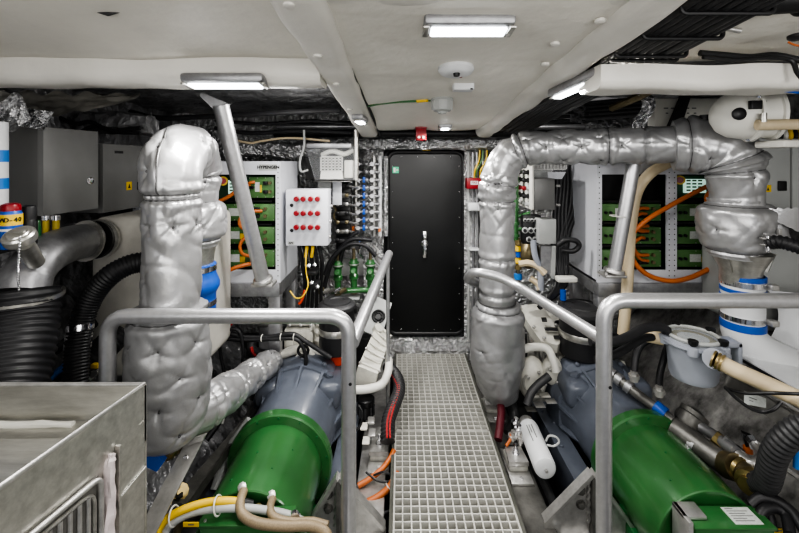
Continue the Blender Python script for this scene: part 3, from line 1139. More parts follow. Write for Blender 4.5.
# white oil filter beside the right gearbox
a, b = P(528, 427, 2.18), P(546, 470, 1.87)
d = (b - a).normalized()
t = T('oil_filter', 'white cylindrical oil filter lying beside the right gearbox', 'filter', b)
L = (b - a).length
MB().lathe([(.03, 0), (.05, .008), (.052, .02), (.052, L - .02), (.048, L - .008), (.035, L), (.005, L)], a, d, 30).build('canister', 'white', t)
MB().lathe([(.035, -.05), (.04, -.04), (.04, 0)], a, d, 24).build('head', 'alu', t)
MB().lathe([(.008, L), (.008, L + .012), (.004, L + .014)], a, d, 6).build('drain_nut', 'alu', t)
u = V(0, 0, 1) - d * d.z
u = (u.normalized() + V(-.25, -.55, 0)).normalized()
u = (u - d * u.dot(d)).normalized()
for k, (o, l) in enumerate(((-.012, .10), (0, .06), (.012, .12))):
    s = d.cross(u)
    p0 = a + d * (L * .2) + (u * .0525 + s * o)
    MB().tube([p0, p0 + d * l], .0022, 6).build('print_line', 'grey', t)

# engine mounts beside the walkway


def mount(p, label):
    t = T('engine_mount', label, 'engine mount', p + V(0, 0, -.05), 'bolted engine mounts')
    MB().box(p + V(-.055, -.13, -.055), p + V(.055, .11, -.043), .003).build('base_plate', 'alu', t)
    MB().box(p + V(-.05, -.06, -.044), p + V(.05, .07, -.012), .012).build('rubber_block', 'enginewd', t)
    MB().prism([p + V(-.05, -.06, -.012), p + V(.05, -.06, -.012), p + V(.042, .05, -.012), p + V(-.042, .05, -.012)], (0, 0, .022)).build('top_plate', 'alu', t)
    MB().lathe([(.020, .010), (.020, .014)], p, (0, 0, 1), 16).build('washer', 'chrome', t)
    b = MB().cyl(p + V(0, 0, .010), p + V(0, 0, .060), .008, n=10).build('stud', 'chrome', t)
    MB().lathe([(.015, .014), (.015, .03)], p, (0, 0, 1), 6).build('nut', 'chrome', b)
    MB().lathe([(.009, -.043), (.009, -.036)], p + V(0, -.10, 0), (0, 0, 1), 6).build('anchor_bolt', 'chrome', t)
    return t


mount(V(-.115, 2.13, -.02), 'silver engine mount with upright stud beside the orange cables left of the walkway')
mount(V(.572, 2.52, -.02), 'farther silver engine mount right of the walkway, under the silver column')
mount(V(.590, 2.06, -.02), 'nearer silver engine mount right of the walkway, beside the white oil filter')

# triangular aluminium generator brackets


def gusset(apex, toe_l, toe_r, Y, label):
    """triangular bracket: apex and toes are (x, z) pairs"""
    A_, L_, R_ = (V(p[0], Y, p[1]) for p in (apex, toe_l, toe_r))
    t = T('mount_bracket', label, 'bracket', V(apex[0], Y, min(toe_l[1], toe_r[1]) - .1), 'welded aluminium brackets')
    dn = V(0, 0, -.07)
    MB().prism([A_ + V(0, .03, 0), L_ + V(0, .03, 0), L_ + dn + V(0, .03, 0), R_ + dn + V(0, .03, 0), R_ + V(0, .03, 0)], (0, .012, 0)).build('web_plate', 'alu', t)
    for q in (L_, R_):
        d = (q - A_).normalized()
        n = V(-d.z, 0, d.x)
        n = n if n.z > 0 else -n
        MB().prism([A_, q, q + n * .014, A_ + n * .014 - d * .005], (0, .045, 0)).build('flange_plate', 'alu', t)
    MB().prism([A_ + V(-.007, 0, -.005), A_ + V(.007, 0, -.005), V(A_.x + .007, Y, L_.z - .06), V(A_.x - .007, Y, L_.z - .06)], (0, .03, 0)).build('stiffener', 'darkmid', t)
    m = MB().tube([V(A_.x - .012, Y + .024, A_.z - .03 - .016 * k) + V(.004 * (-1) ** k, 0, 0) for k in range(12)], .008, 8)
    m.build('weld_bead', 'alu', t)
    s_ = -1 if abs(toe_l[0] - apex[0]) > abs(toe_r[0] - apex[0]) or True else 1
    for dz in (-.075, -.135):
        p = V(A_.x - .045, Y + .03, A_.z + dz)
        m = MB()
        m.lathe([(.020, 0), (.020, .004)], p, (0, -1, 0), 18)
        hexbolt(m, p + V(0, -.004, 0), (0, -1, 0), .014, .012)
        m.build('bolt', 'darkmid', t)
    MB().box(V(L_.x - .01, Y - .01, L_.z - .085), V(R_.x + .01, Y + .12, L_.z - .07), .004).build('foot_plate', 'alu', t)
    MB().lathe([(.03, 0), (.03, .012), (.015, .03)], V(L_.x + .05, Y - .005, L_.z - .072), (0, 0, 1), 16).build('foot_nut', 'white', t)
    return t


gusset((.812, .165), (.615, -.035), (.99, -.08), 1.68, 'triangular bolted aluminium bracket left of the right green drum')
gusset((-.262, .165), (-.40, -.06), (-.075, -.045), 1.66, 'triangular aluminium bracket right of the left green drum, behind the rail post')

# ================================================================ silver lagged exhausts
PHI = radians(-90)


def strap(c, r, ax, par, name='strap', m='stitch', k=.004):
    return MB().torus(c, r, k, ax, 40, 8).build(name, m, par)


# left column and its return bend
t = T('exhaust_lagging', 'tall silver padded exhaust column at the left, bent over at the top', 'lagged exhaust pipe', (-.87, 1.5, .45), 'silver padded exhaust pipes')
CA, CB = V(-.860, 1.50, 0), V(-.958, 1.86, 0)
p1 = [CA + V(0, 0, .90), CA + V(0, 0, 1.44)]
for k in range(1, 13):
    a = pi * k / 12
    mid, hv = (CA + CB) / 2, (CA - CB) / 2
    p1.append(mid + hv * cos(a) + V(0, 0, 1.44 + .105 * sin(a)))
p1.append(CB + V(0, 0, 1.30))
random.seed(3)
tuf = []
for k in range(6):
    tuf.append((.36, 2 * pi * k / 6 + .3))
for k in range(22):
    tuf.append((.52 + .025 * k, random.random() * 6.3))
mb = lagged(p1, lambda L: .098 + .004 * sin(L * 9) + (.010 if L > .46 else 0) * min(1, (L - .46) / .05), [.455, .475, 1.02], tuf, seed=1, wr=.013, noise_s=7)
FRJ = min(range(96), key=lambda j: (mb.v[70 * 96 + j] - V(-.9, 0, 1.4)).length)
jacket(mb, 'upper_jacket', 'lag', t, [(FRJ + 4, .475, .68)], [.455, .475, 1.02])
mb = lagged([CB + V(0, 0, 1.335), CB + V(0, 0, 1.10)], lambda L: .094 + .042 * max(0, sin(min(1, max(0, (L - .02) / .20)) * pi)) ** .5, [.025, .20], [(.12, k * 1.25) for k in range(5)], seed=2, wr=.014)
jacket(mb, 'end_jacket', 'lag', t)
p3 = [V(-.868, 1.50, .95), V(-.868, 1.49, .62), V(-.875, 1.49, .45)]
tuf = [(.12 + .10 * i, 1.05 * k + .5 * i) for i in range(4) for k in range(6)]
mb = lagged(p3, lambda L: .126 + .014 * sin(min(1, L / .5) * pi) - (.05 * max(0, (L - .42) / .08) ** 2), [.03], tuf, seed=4, wr=.010)
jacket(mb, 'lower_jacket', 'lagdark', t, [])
p4 = [P(172, 424, 1.52), P(203, 408, 1.62), P(238, 385, 1.95), P(256, 372, 2.14), P(271, 362, 2.33)]
tuf = [(.17 + .13 * i, 1.57 * k + .8 * i) for i in range(6) for k in range(4)]
mb = lagged(spl(p4, 10), lambda L: .086 - .024 * L, [.12, .36, .60, .80], tuf, seed=5, wr=.008, noise_s=10)
jacket(mb, 'outlet_jacket', 'lag', t)
# steel cone and hose below the return bend
c = V(-.957, 1.86, 1.13)
t = T('steel_cone', 'polished steel cone at the lower end of the left silver exhaust bend', 'pipe cone', c + V(0, 0, -.10))
MB().lathe([(.095, 0), (.095, -.01), (.082, -.075), (.078, -.12)], c, (0, 0, 1), 36).build('cone', 'stainless', t)
MB().lathe([(.10, .004), (.10, -.012), (.09, -.013)], c, (0, 0, 1), 36).build('collar', 'chrome', t)
c = V(-.955, 1.86, 1.02)
t = T('blue_hose', 'short bulging blue rubber hose coupling below the steel cone at the left', 'hose', c + V(0, 0, -.2))
MB().lathe([(.082, 0), (.088, -.004), (.088, -.05), (.096, -.07), (.104, -.09), (.104, -.11), (.094, -.13), (.088, -.14), (.088, -.22), (.082, -.225)], c, (0, 0, 1), 36).build('sleeve', 'blue', t)
for z in (-.02, -.18):
    b = MB().lathe([(.087, z - .012), (.0905, z - .012), (.0905, z + .012), (.087, z + .012)], c, (0, 0, 1), 36).build('hose_clamp', 'chrome', t)
MB().box(c + V(.03, -.0885, -.065), c + V(.07, -.076, -.035), .002).build('label_patch', 'paper', t)

# right: column from floor, elbow, run and down-pipe
t = T('exhaust_lagging', 'silver padded exhaust column beside the door that turns and runs across right', 'lagged exhaust pipe', (.56, 2.36, .2), 'silver padded exhaust pipes')
q0 = [V(.565, 2.36, .40), V(.572, 2.36, .75), V(.575, 2.36, 1.35)]
q = spl([V(.565, 2.36, .62), V(.566, 2.36, .9), V(.568, 2.36, 1.34)], 6) + [V(.585, 2.355, 1.42), V(.61, 2.345, 1.49), V(.66, 2.335, 1.545), V(.73, 2.315, 1.570)] + [V(.86, 2.28, 1.572), V(1.1, 2.19, 1.575), V(1.38, 2.07, 1.58), V(1.52, 2.01, 1.575)]
LT = 0
random.seed(11)
tuf = []
for i in range(6):
    for k in range(4):
        tuf.append((1.03 + .095 * i, 1.57 * k + .5 * (i % 2)))
for k in range(10):
    tuf.append((.72 + .05 * random.random(), random.random() * 6.3))
for k in range(5):
    tuf.append((.60, 1.25 * k))
jacket(lagged(q, lambda L: .102 - .007 * min(1, max(0, (L - .75) / .25)), [.10, .30, .64, .74, .96, 1.00, 1.45, 1.62], tuf, seed=6, wr=.010, noise_s=9), 'long_jacket', 'lag', t, [(20, .98, 1.6)], [.64, .96, 1.00, 1.45])
q2 = [V(.572, 2.36, .66), V(.568, 2.36, .50), V(.565, 2.36, .30), V(.575, 2.37, .20), V(.60, 2.40, .11)]
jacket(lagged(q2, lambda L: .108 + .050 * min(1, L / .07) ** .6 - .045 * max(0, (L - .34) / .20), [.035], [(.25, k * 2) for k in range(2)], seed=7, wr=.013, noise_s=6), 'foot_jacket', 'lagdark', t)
strap(V(.567, 2.36, .665), .106, (0, 0, 1), t, 'tie_wire')
strap(V(.567, 2.36, 1.30), .102, (.1, 0, 1), t, 'tie_wire')
q3 = [V(1.40, 2.06, 1.575), V(1.53, 2.0, 1.578), V(1.60, 1.965, 1.545), V(1.635, 1.95, 1.46), V(1.635, 1.95, 1.25)]
jacket(lagged(fillet(q3, .10, 8), lambda L: .112 + .012 * sin(L * 14) ** 2 + (.016 if L < .3 else 0) * 1.0, [.06, .27, .33], [(.12, 1), (.15, 3), (.2, 5), (.18, 0), (.36, 2), (.36, 4)], seed=8, wr=.013, noise_s=8), 'elbow_jacket', 'lag', t)
q4 = [V(1.63, 1.95, 1.31), V(1.625, 1.95, 1.03)]
jacket(lagged(q4, lambda L: .105 + .053 * max(0, sin(min(1, max(0, (L - .02) / .25)) ** .62 * pi)) ** .6, [.03, .25], [(.14, k * 1.25 + .4) for k in range(5)], seed=9, wr=.013), 'end_jacket', 'lag', t)
for ang in (-1.1, .6):
    MB().box(V(1.63 + .165 * cos(ang) - .008, 1.95 + .165 * sin(ang) - .008, 1.16), V(1.63 + .165 * cos(ang) + .008, 1.95 + .165 * sin(ang) + .008, 1.19), .003).build('buckle', 'alu', t)
c = V(1.655, 1.95, 1.055)
t = T('steel_cone', 'polished steel cone under the right silver exhaust, above the blue banded hose', 'pipe cone', c + V(0, 0, -.12))
MB().lathe([(.125, 0), (.122, -.01), (.085, -.085), (.082, -.15)], c, (0, 0, 1), 40).build('cone', 'stainless', t)
for a in (-2.6, -.5, 1.6):
    MB().prism([c + V(.12 * cos(a), .12 * sin(a), 0), c + V(.13 * cos(a), .13 * sin(a), 0), c + V(.10 * cos(a), .10 * sin(a), -.09), c + V(.085 * cos(a), .085 * sin(a), -.085)], (.012, .008, 0)).build('fin', 'stainless', t)
c = V(1.665, 1.95, .945)
t = T('banded_hose', 'white hose sleeve with three blue bands and steel clamps at the right', 'hose', c + V(0, 0, -.3))
MB().lathe([(.084, 0), (.086, -.004), (.086, -.27), (.084, -.274)], c, (0, 0, 1), 40).build('sleeve', 'white', t)
for z0, z1 in ((0, -.025), (-.065, -.085), (-.10, -.135), (-.225, -.262)):
    MB().lathe([(.086, z0), (.0905, z0 - .003), (.0905, z1 + .003), (.086, z1)], c, (0, 0, 1), 40).build('blue_band', 'blue', t)
for z in (-.038, -.205):
    b = MB().lathe([(.086, z + .012), (.091, z + .012), (.091, z - .012), (.086, z - .012)], c, (0, 0, 1), 40).build('hose_clamp', 'chrome', t)
    MB().box(c + V(.05, -.104, z - .014), c + V(.085, -.072, z + .014), .004).build('clamp_screw', 'alu', b)
q = spl([V(1.665, 1.95, .70), V(1.668, 1.95, .66), V(1.69, 1.94, .615), V(1.745, 1.925, .57), V(1.82, 1.91, .535), V(1.90, 1.90, .50)], 8)
tag(MB().tube(q, .087, 32).build('white_elbow', 'white'), 'thick white plastic exhaust elbow below the blue banded hose at the right', 'pipe elbow')

# ================================================================ inverter cabinets
ROWS = ((177, 198), (204, 221), (227, 244), (250, 267))


def Zp(y, Y=2.4):
    return H - (y - VY) / F * Y


def hole_frame(mb, x0, x1, z0, z1, holes, y0, y1):
    """front plate with rectangular holes given as x spans sharing one height span"""
    za, zb_ = holes[0][2], holes[0][3]
    mb.box((x0, y0, z0), (x1, y1, za)).box((x0, y0, zb_), (x1, y1, z1))
    xs = [x0] + [v for h in holes for v in h[:2]] + [x1]
    for i in range(0, len(xs), 2):
        mb.box((xs[i], y0, za), (xs[i + 1], y1, zb_))


def module(par, x0, x1, z0, z1, Y, s, yel=True):
    m = MB().box((x0, Y, z0), (x1, Y + .10, z1), .003).build('inverter_module', 'greenm', par)
    w = x1 - x0
    hh = z1 - z0

    def xx(f):
        return x0 + w * (f if s > 0 else f)
    for k in range(2):
        zc = z0 + hh * (.30 + .42 * k)
        MB().box((xx(.60), Y - .022, zc - .010), (xx(.76), Y, zc + .010), .003).build('connector', 'black', m)
        MB().cyl((xx(.85), Y - .018, zc), (xx(.85), Y, zc), .010, n=12).build('terminal', 'bronze', m)
    MB().box((xx(.24), Y - .001, z0 + hh * .3), (xx(.42), Y, z0 + hh * .75)).build('rating_label', 'paper', m)
    if yel:
        MB().box((xx(.43), Y - .001, z0 + hh * .28), (xx(.51), Y, z0 + hh * .62)).build('warning_tag', 'yellow', m)
    for fx in (.08, .16):
        MB().cyl((xx(fx), Y - .012, z0 + hh * .5), (xx(fx), Y, z0 + hh * .5), .009, n=12).build('socket', 'black', m)
    for fx in (.02, .34, .66, .98):
        for z in (z0 + .006, z1 - .006):
            MB().lathe([(.004, 0), (.003, .002)], (xx(fx), Y, z), (0, -1, 0), 8).build('screw', 'alu', m)
    return m


def cabinet(x0, x1, bays, label, s):
    t = T('inverter_cabinet', label, 'cabinet', ((x0 + x1) / 2, 2.6, .765), 'white inverter cabinets')
    z0, z1, y0, y1 = .765, 1.492, 2.40, 2.80
    f = MB()
    zl, zh = Zp(270), Zp(174.5)
    hole_frame(f, x0, x1, z0, z1, [(a, b, zl, zh) for a, b in bays], y0, y0 + .012)
    f.box((x0, y0 + .012, z0), (x0 + .012, y1, z1)).box((x1 - .012, y0 + .012, z0), (x1, y1, z1))
    f.box((x0, y0 + .012, z1 - .012), (x1, y1, z1)).box((x0, y0 + .012, z0), (x1, y1, z0 + .012))
    f.mi = 1
    f.box((x0 + .012, y0 + .16, z0 + .012), (x1 - .012, y0 + .17, z1 - .012))
    for xx_ in [x0 + .014, x1 - .014] + [(bays[i][1] + bays[i + 1][0]) / 2 + o for i in range(len(bays) - 1) for o in (-.016, .016)]:
        for k in range(22):
            z = z0 + .04 + k * .031
            f.lathe([(.0035, -.001), (.0035, .0012)], (xx_, y0, z), (0, -1, 0), 8)
    f.build('housing', ['panelw', 'black'], t)
    return t


LB = [(-1.60 + .03, -1.20), (-1.146, -.752)]
t = cabinet(-1.61, -.724, LB, 'white cabinet with green inverter modules at the left, behind the slanted grey strut', 1)
x0, x1 = LB[1]
MB().box((x0, 2.47, Zp(199)), (x1, 2.56, Zp(176))).build('controller_board', 'pcb', t)
module(t, (249 - VX) / F * 2.43, (274 - VX) / F * 2.43, Zp(198, 2.43), Zp(177, 2.43), 2.43, 1)
for a, b in ROWS[1:]:
    module(t, x0 + .01, x1 - .015, Zp(b, 2.43), Zp(a, 2.43), 2.43, 1)
sc = MB().box(P(228, 194, 2.42), P(246, 180, 2.44), .003).build('screen', 'screen', t)
for k in range(4):
    for q in range(3):
        MB().box(P(229.5 + q * 5.4, 191 - k * 3.2, 2.419), P(233 + q * 5.4, 189.6 - k * 3.2, 2.421)).build('screen_text', 'pcb', sc)
e = MB().cyl(P(223, 181, 2.44), P(223, 181, 2.41), .018, n=18).build('stop_button', 'red', t)
MB().cyl(P(223, 181, 2.45), P(223, 181, 2.43), .028, n=20).build('collar', 'yellow', e)
pl = MB().box(P(259, 170.5, 2.398), P(277.2, 164.3, 2.402)).build('name_plate', 'ltgrey', t)
text('HYPENGEN', .026, P(268.3, 167.3, 2.396), (1, 0, 0), (0, 0, 1), 'black', pl, bold=.0008)
for y in (201, 224, 247):
    MB().box(P(216, y + 1.2, 2.43), P(274, y - 1.2, 2.47)).build('bus_bar', 'black', t)
t = cabinet(1.176, 2.07, [(1.194 + .012, 1.594), (1.656, 2.05)], 'white cabinet with green inverter modules and a lit screen at the right', 1)
for bx0, bx1 in ((1.212, 1.582), (1.664, 2.04)):
    for a, b in ROWS[1:]:
        module(t, bx0, bx1, Zp(b, 2.43), Zp(a, 2.43), 2.43, 1, bx0 > 1.5)
    for y in (202, 224, 247):
        MB().box((bx0, 2.43, Zp(y + 1.2)), (bx1, 2.47, Zp(y - 1.2))).build('bus_bar', 'black', t)
MB().box((1.656, 2.47, Zp(199)), (2.05, 2.56, Zp(176))).build('controller_board', 'pcb', t)
sc = MB().box(P(685, 193, 2.42), P(704, 179, 2.44), .003).build('screen', 'screen', t)
for k in range(4):
    for q in range(3):
        MB().box(P(686.5 + q * 5.8, 191 - k * 3.2, 2.419), P(690.5 + q * 5.8, 189.4 - k * 3.2, 2.421)).build('screen_text', 'pcb', sc)
e = MB().cyl(P(680, 180, 2.44), P(680, 180, 2.41), .018, n=18).build('stop_button', 'red', t)
MB().cyl(P(680, 180, 2.45), P(680, 180, 2.43), .028, n=20).build('collar', 'yellow', e)
# stands below the cabinets
for x0, x1, lb in ((-1.58, -.724, 'grey steel stand carrying the left inverter cabinet'), (1.176, 2.05, 'grey steel stand carrying the right inverter cabinet')):
    t = T('cabinet_stand', lb, 'stand', ((x0 + x1) / 2, 2.6, -.2), 'cabinet stands')
    MB().box((x0, 2.38, .685), (x1, 2.45, .765), .004).build('front_beam', 'galv', t)
    MB().box((x0, 2.74, .685), (x1, 2.80, .765), .004).build('rear_beam', 'galv', t)
    for x in (x0, x1 - .07):
        MB().box((x, 2.451, .685), (x + .07, 2.739, .765), .004).build('side_beam', 'galv', t)
        MB().box((x, 2.39, .66 if abs(x + .035) > 1.3 and x != 1.176 and x + .07 != -.724 else -.2), (x + .07, 2.45, .684), .004).build('leg', 'galv', t)
        MB().box((x, 2.74, .66 if abs(x + .035) > 1.3 and x != 1.176 and x + .07 != -.724 else -.2), (x + .07, 2.80, .684), .004).build('leg', 'galv', t)


def zip_tie(c, r, ax, label):
    tag(MB().torus(c, r, .003, ax, 16, 6).build('cable_tie', 'offwhite'), label, 'cable tie')


def ocable(pts, label, r=.012, g='orange power cables'):
    return cable('power_cable', label, 'cable', pts, r, 'orange', g, 10)


ocable([P(250, 184, 2.41), P(240, 188, 2.38), P(228, 197, 2.36), P(214, 203, 2.36), P(200, 205, 2.38)], 'orange power cable from the top module of the left cabinet running left', .011)
ocable([P(255, 182, 2.41), P(250, 183, 2.40), P(245, 187, 2.42)], 'short orange cable end plugged into the top module of the left cabinet', .009)
ocable([P(262, 211, 2.41), P(248, 212, 2.37), P(240, 219, 2.36), P(241, 227, 2.36), P(252, 232, 2.40)], 'upper orange cable loop in the left cabinet', .010)
ocable([P(256, 235, 2.41), P(245, 238, 2.37), P(240, 246, 2.36), P(243, 254, 2.37), P(254, 257, 2.41)], 'lower orange cable loop in the left cabinet', .010)
ocable([P(254, 263, 2.41), P(245, 265, 2.36), P(232, 269, 2.34), P(218, 277, 2.33), P(200, 285, 2.33)], 'orange cable leaving the bottom of the left cabinet past the blue hose', .012)
for k, (ya, yb) in enumerate(((208.5, 226), (214, 231), (238, 255))):
    lb = ['outermost', 'middle', 'lowest'][k]
    ocable([P(648 - 2 * k, ya, 2.40), P(640, ya, 2.37), P(632 + k, (ya + yb) / 2 - 3, 2.36), P(633 + k, (ya + yb) / 2 + 4, 2.36), P(640, yb, 2.37), P(648, yb, 2.40)], '%s orange cable loop in the left bay of the right cabinet' % lb, .010)
ocable([P(648, 261, 2.40), P(640, 259, 2.37), P(634, 250, 2.35), P(632, 238, 2.35), P(636, 230, 2.36), P(648, 231, 2.40)], 'deep orange cable loop at the bottom of the left bay of the right cabinet', .009)
ocable([P(720, 181, 2.40), P(708, 186, 2.36), P(690, 195, 2.34), P(668, 207, 2.32), P(648, 219, 2.32), P(634, 232, 2.32), P(630, 246, 2.32), P(635, 263, 2.32), P(650, 276, 2.32), P(672, 281, 2.32), P(692, 277, 2.33), P(712, 268, 2.34), P(735, 262, 2.38)],
       'long orange power cable swinging across both bays of the right cabinet', .014)
ocable([P(718, 188, 2.41), P(710, 191, 2.38), P(706, 199, 2.37), P(711, 206, 2.39), P(722, 208, 2.41)], 'small orange cable loop beside the screen of the right cabinet', .011)

# slanted struts
for a, b, Ya, Yb, lb, s in ((221, 263, 2.02, 2.28, 'slanted grey tube strut standing before the left inverter cabinet', 1), (636, 614, 2.22, 2.24, 'grey tube strut standing before the right inverter cabinet', 2)):
    p, q = P(a, 105 if s == 1 else 150, Ya), P(b, 281 if s == 1 else 272, Yb)
    t = T('support_strut', lb, 'strut', q, 'grey tube struts')
    MB().cyl(p, q, .040 if s == 1 else .036, n=24).build('tube', 'tube', t)
    d = (q - p).normalized()
    MB().lathe([(.05, -.02), (.055, -.012), (.055, .0), (.03, .012)], q, d, 20).build('foot_collar', 'alu', t)
    MB().box(q + V(-.06, -.03, -.028), q + V(.06, .07, -.012), .004).build('foot_plate', 'alu', t)
    for dx in (-.045, .045):
        m = MB()
        hexbolt(m, q + V(dx, 0, -.012), (0, 0, 1), .012, .012)
        m.build('bolt', 'alu', t)
    if s == 1:
        MB().prism([p + V(.03, 0, .01), p + V(-.09, -.02, .06), p + V(-.10, -.02, .045), p + V(-.02, 0, -.04)], (0, .05, 0)).build('head_bracket', 'galv', t)
zip_tie(P(618, 216, 2.23), .042, (.05, 0, 1), 'white cable tie around the right grey strut')
tag(MB().cyl(P(199, 176, 1.99) + V(.06, .1, .2), P(222, 106, 2.02), .016, n=12).build('brace_bar', 'galv'), 'thin grey brace bar behind the top of the left silver column', 'bar')

# ================================================================ switch panel beside the left cabinet
t = T('control_cabinet', 'pale square control panel with twelve red knobs beside the left inverter cabinet', 'control panel', (-.575, 2.49, .975))
xa, xb, ya, zt, zl = -.702, -.4435, 2.43, 1.3205, .9776
MB().box((xa, ya, zl), (xb, ya + .115, zt), .008).build('housing', 'panelw', t)
for j, y in enumerate((198.6, 212.7, 226.6)):
    for i, x in enumerate((297.4, 304.2, 311.4, 318.4)):
        c = P(x, y, ya)
        k = MB().lathe([(.017, 0), (.017, .004), (.012, .006), (.012, .014)], c, (0, -1, 0), 18).build('selector_knob', 'ltgrey', t)
        MB().lathe([(.015, .014), (.016, .018), (.016, .034), (.012, .038)], c, (0, -1, 0), 18).build('knob_cap', 'red', k)
    for i, x in enumerate((297.4, 304.2, 311.4, 318.4)):
        if j == 0 or i > 1:
            c = P(x + .4, y - 4.2, ya)
            MB().box(c + V(-.014, -.0012, -.004), c + V(.014, 0, .004)).build('label_strip', 'white', t)
for y in (205.2, 230.3):
    MB().lathe([(.010, 0), (.011, .004), (.007, .007)], P(291.8, y, ya), (0, -1, 0), 16).build('lock', 'black', t)
c = P(291, 243, ya)
b = MB().box(c + V(-.020, -.001, -.010), c + V(.020, 0, .010)).build('maker_badge', 'ltgrey', t)
text('ABS', .016, c + V(0, -.0016, 0), (1, 0, 0), (.12, 0, 1), 'black', b, bold=.0006)
for k in range(3):
    MB().cyl(V(xb, ya + .03 + .03 * k, 1.03 + .09 * k), V(xb + .012, ya + .03 + .03 * k, 1.03 + .09 * k), .01, n=10).build('side_gland', 'alu', t)
for k, (x, m, lb) in enumerate(((307, 'yellow', 'left'), (313, 'yellow', 'right'))):
    tag(MB().tube(spl([P(x, 246, 2.47), P(x - .5, 251, 2.47), P(x - 1.5, 257, 2.48)], 5), .010, 8).build('cable_marker', m), '%s yellow sleeve on a cable under the control panel' % lb, 'cable sleeve')
cable('earth_cable', 'thin yellow and green earth wire looping below the control panel', 'cable', [P(306, 250, 2.45), P(306, 270, 2.42), P(308, 285, 2.40), P(303, 296, 2.38), P(296, 298, 2.38), P(290, 291, 2.40)], .004, 'yellow')
for k in range(5):
    x = 299 + k * 5
    cable('control_cable', 'black control cable hanging under the control panel, %s from the left' % ['first', 'second', 'third', 'fourth', 'fifth'][k], 'cable',
          [P(x, 246, 2.50), P(x + 3, 262, 2.52), P(x + 6 - k, 285, 2.58), P(x + 2, 320, 2.66)], .012, 'rubber', 'black control cables below the panel')
t = T('cable_clamp', 'black cable clamp block with steel bolts below the control panel', 'clamp', P(313, 275, 2.44))
MB().box(P(307, 276, 2.42), P(320, 267, 2.52), .008).build('block', 'black', t)
for x, y in ((309, 266), (315, 265), (312, 283), (318, 287)):
    m = MB()
    hexbolt(m, P(x, y, 2.42), (0, -1, .4), .012, .016)
    m.build('bolt', 'chrome', t)
MB().box(P(310, 290, 2.44), P(321, 279, 2.52), .008).build('lower_block', 'rubber', t)
tag(MB().tube(spl([P(305, 290, 2.45), P(302, 300, 2.44), P(299, 304, 2.44)], 4), .008, 8).build('red_lug', 'redor'), 'short red cable end below the control panel', 'cable')

# clear hood with perforated cover
t = T('clear_hood', 'clear plastic hood over a white perforated guard, top left of the door', 'hood', P(335, 180, 2.8))
MB().prism([P(305, 146, 2.70), P(356, 146, 2.70), P(356, 180, 2.70), P(315, 180, 2.70)], (0, .008, 0)).build('front_sheet', 'clear', t)
MB().prism([P(305, 146, 2.71), P(315, 180, 2.71), P(315, 180, 2.95), P(305, 146, 2.95)], (.006, 0, 0)).build('side_sheet', 'clear', t)
MB().box(P(303, 148, 2.69), P(356, 145, 2.98), .003).build('top_edge', 'galv', t)
MB().box(P(313, 181.5, 2.69), P(356, 179.5, 2.98), .003).build('bottom_edge', 'alu', t)
MB().box(P(306, 179, 2.965), P(356, 147, 2.975)).build('shade_panel', 'darkst', t)  # dark sheet added to stand for the shade inside the hood
t = T('perforated_guard', 'white guard with rows of square holes inside the clear hood', 'guard', P(331, 179, 2.8))
m = MB()
c0, c1 = P(321, 157, 2.74), P(342, 171, 2.74)
nx, nz_ = 6, 5
for i in range(nx + 1):
    x = c0.x + (c1.x - c0.x) * i / nx
    m.box((x - .005, 2.74, c1.z), (x + .005, 2.75, c0.z))
for j in range(nz_ + 1):
    z = c0.z + (c1.z - c0.z) * j / nz_
    m.box((c0.x, 2.74, z - .005), (c1.x, 2.75, z + .005))
m.build('hole_plate', 'mesh', t)
MB().prism([P(320, 179, 2.74), P(343, 179, 2.74), P(342, 171, 2.74), P(321, 171, 2.74)], (0, .10, 0)).build('lower_box', 'mesh', t)
MB().box(P(321, 171, 2.80), P(342, 157, 2.90)).build('dark_back', 'black', t)
MB().box(P(344, 178, 2.74), P(355, 160, 2.84), .01).build('side_casting', 'offwhite', t)
MB().tube(spl([P(322, 155, 2.78), P(332, 151, 2.76), P(344, 154, 2.76), P(353, 150, 2.78)], 6), .018, 10).build('top_casting', 'offwhite', t)
cable('thin_conduit', 'thin grey conduit looping down at the left of the clear hood', 'cable', [P(304, 130, 2.68), P(304, 146, 2.67), P(300, 160, 2.67), P(301, 171, 2.68), P(308, 170, 2.7)], .008, 'ltgrey')

# ================================================================ pipe manifold by the door
t = T('pipe_manifold', 'steel pipe manifold with a column of blue valve handles left of the door', 'manifold', P(372, 240, 3.1))
for x, r, m in ((356, .020, 'stainless'), (374, .018, 'alu'), (380, .014, 'white'), (386, .016, 'foil')):
    MB().cyl(P(x, 156, 3.12), P(x, 236, 3.12), r, n=14).build('riser_pipe', m, t)
for k in range(9):
    y = 164 + k * 8
    p = MB().cyl(P(355, y, 3.08), P(380, y, 3.08), .011, n=12).build('branch_pipe', 'galv', t)
    MB().sphere(P(366, y, 3.06), .024, (1, .8, .8), 12, 8).build('valve_body', 'galv', p)
    MB().box(P(362.5, y + 2.8, 3.0), P(365.3, y - 3.2, 3.02), .003).build('handle', 'blue' if k not in (0, 1) else 'black', p)
    MB().cyl(P(372, y, 3.04), P(372, y, 3.08), .017, n=12).build('union_nut', 'galv', p)
    MB().cyl(P(358, y, 3.04), P(358, y, 3.08), .016, n=12).build('union_nut', 'galv', p)
MB().box(P(378.4, 232, 3.06), P(381, 228, 3.09)).build('orange_tag', 'orange', t)
MB().box(P(352, 233, 3.06), P(355, 226, 3.09)).build('orange_tag', 'orange', t)
t = T('valve_block', 'dark block of stacked valves between the control panel and the pipe manifold', 'valve block', P(343, 240, 2.95))
MB().box(P(336, 250, 2.98), P(352, 182, 3.08), .006).build('back_plate', 'darkst', t)
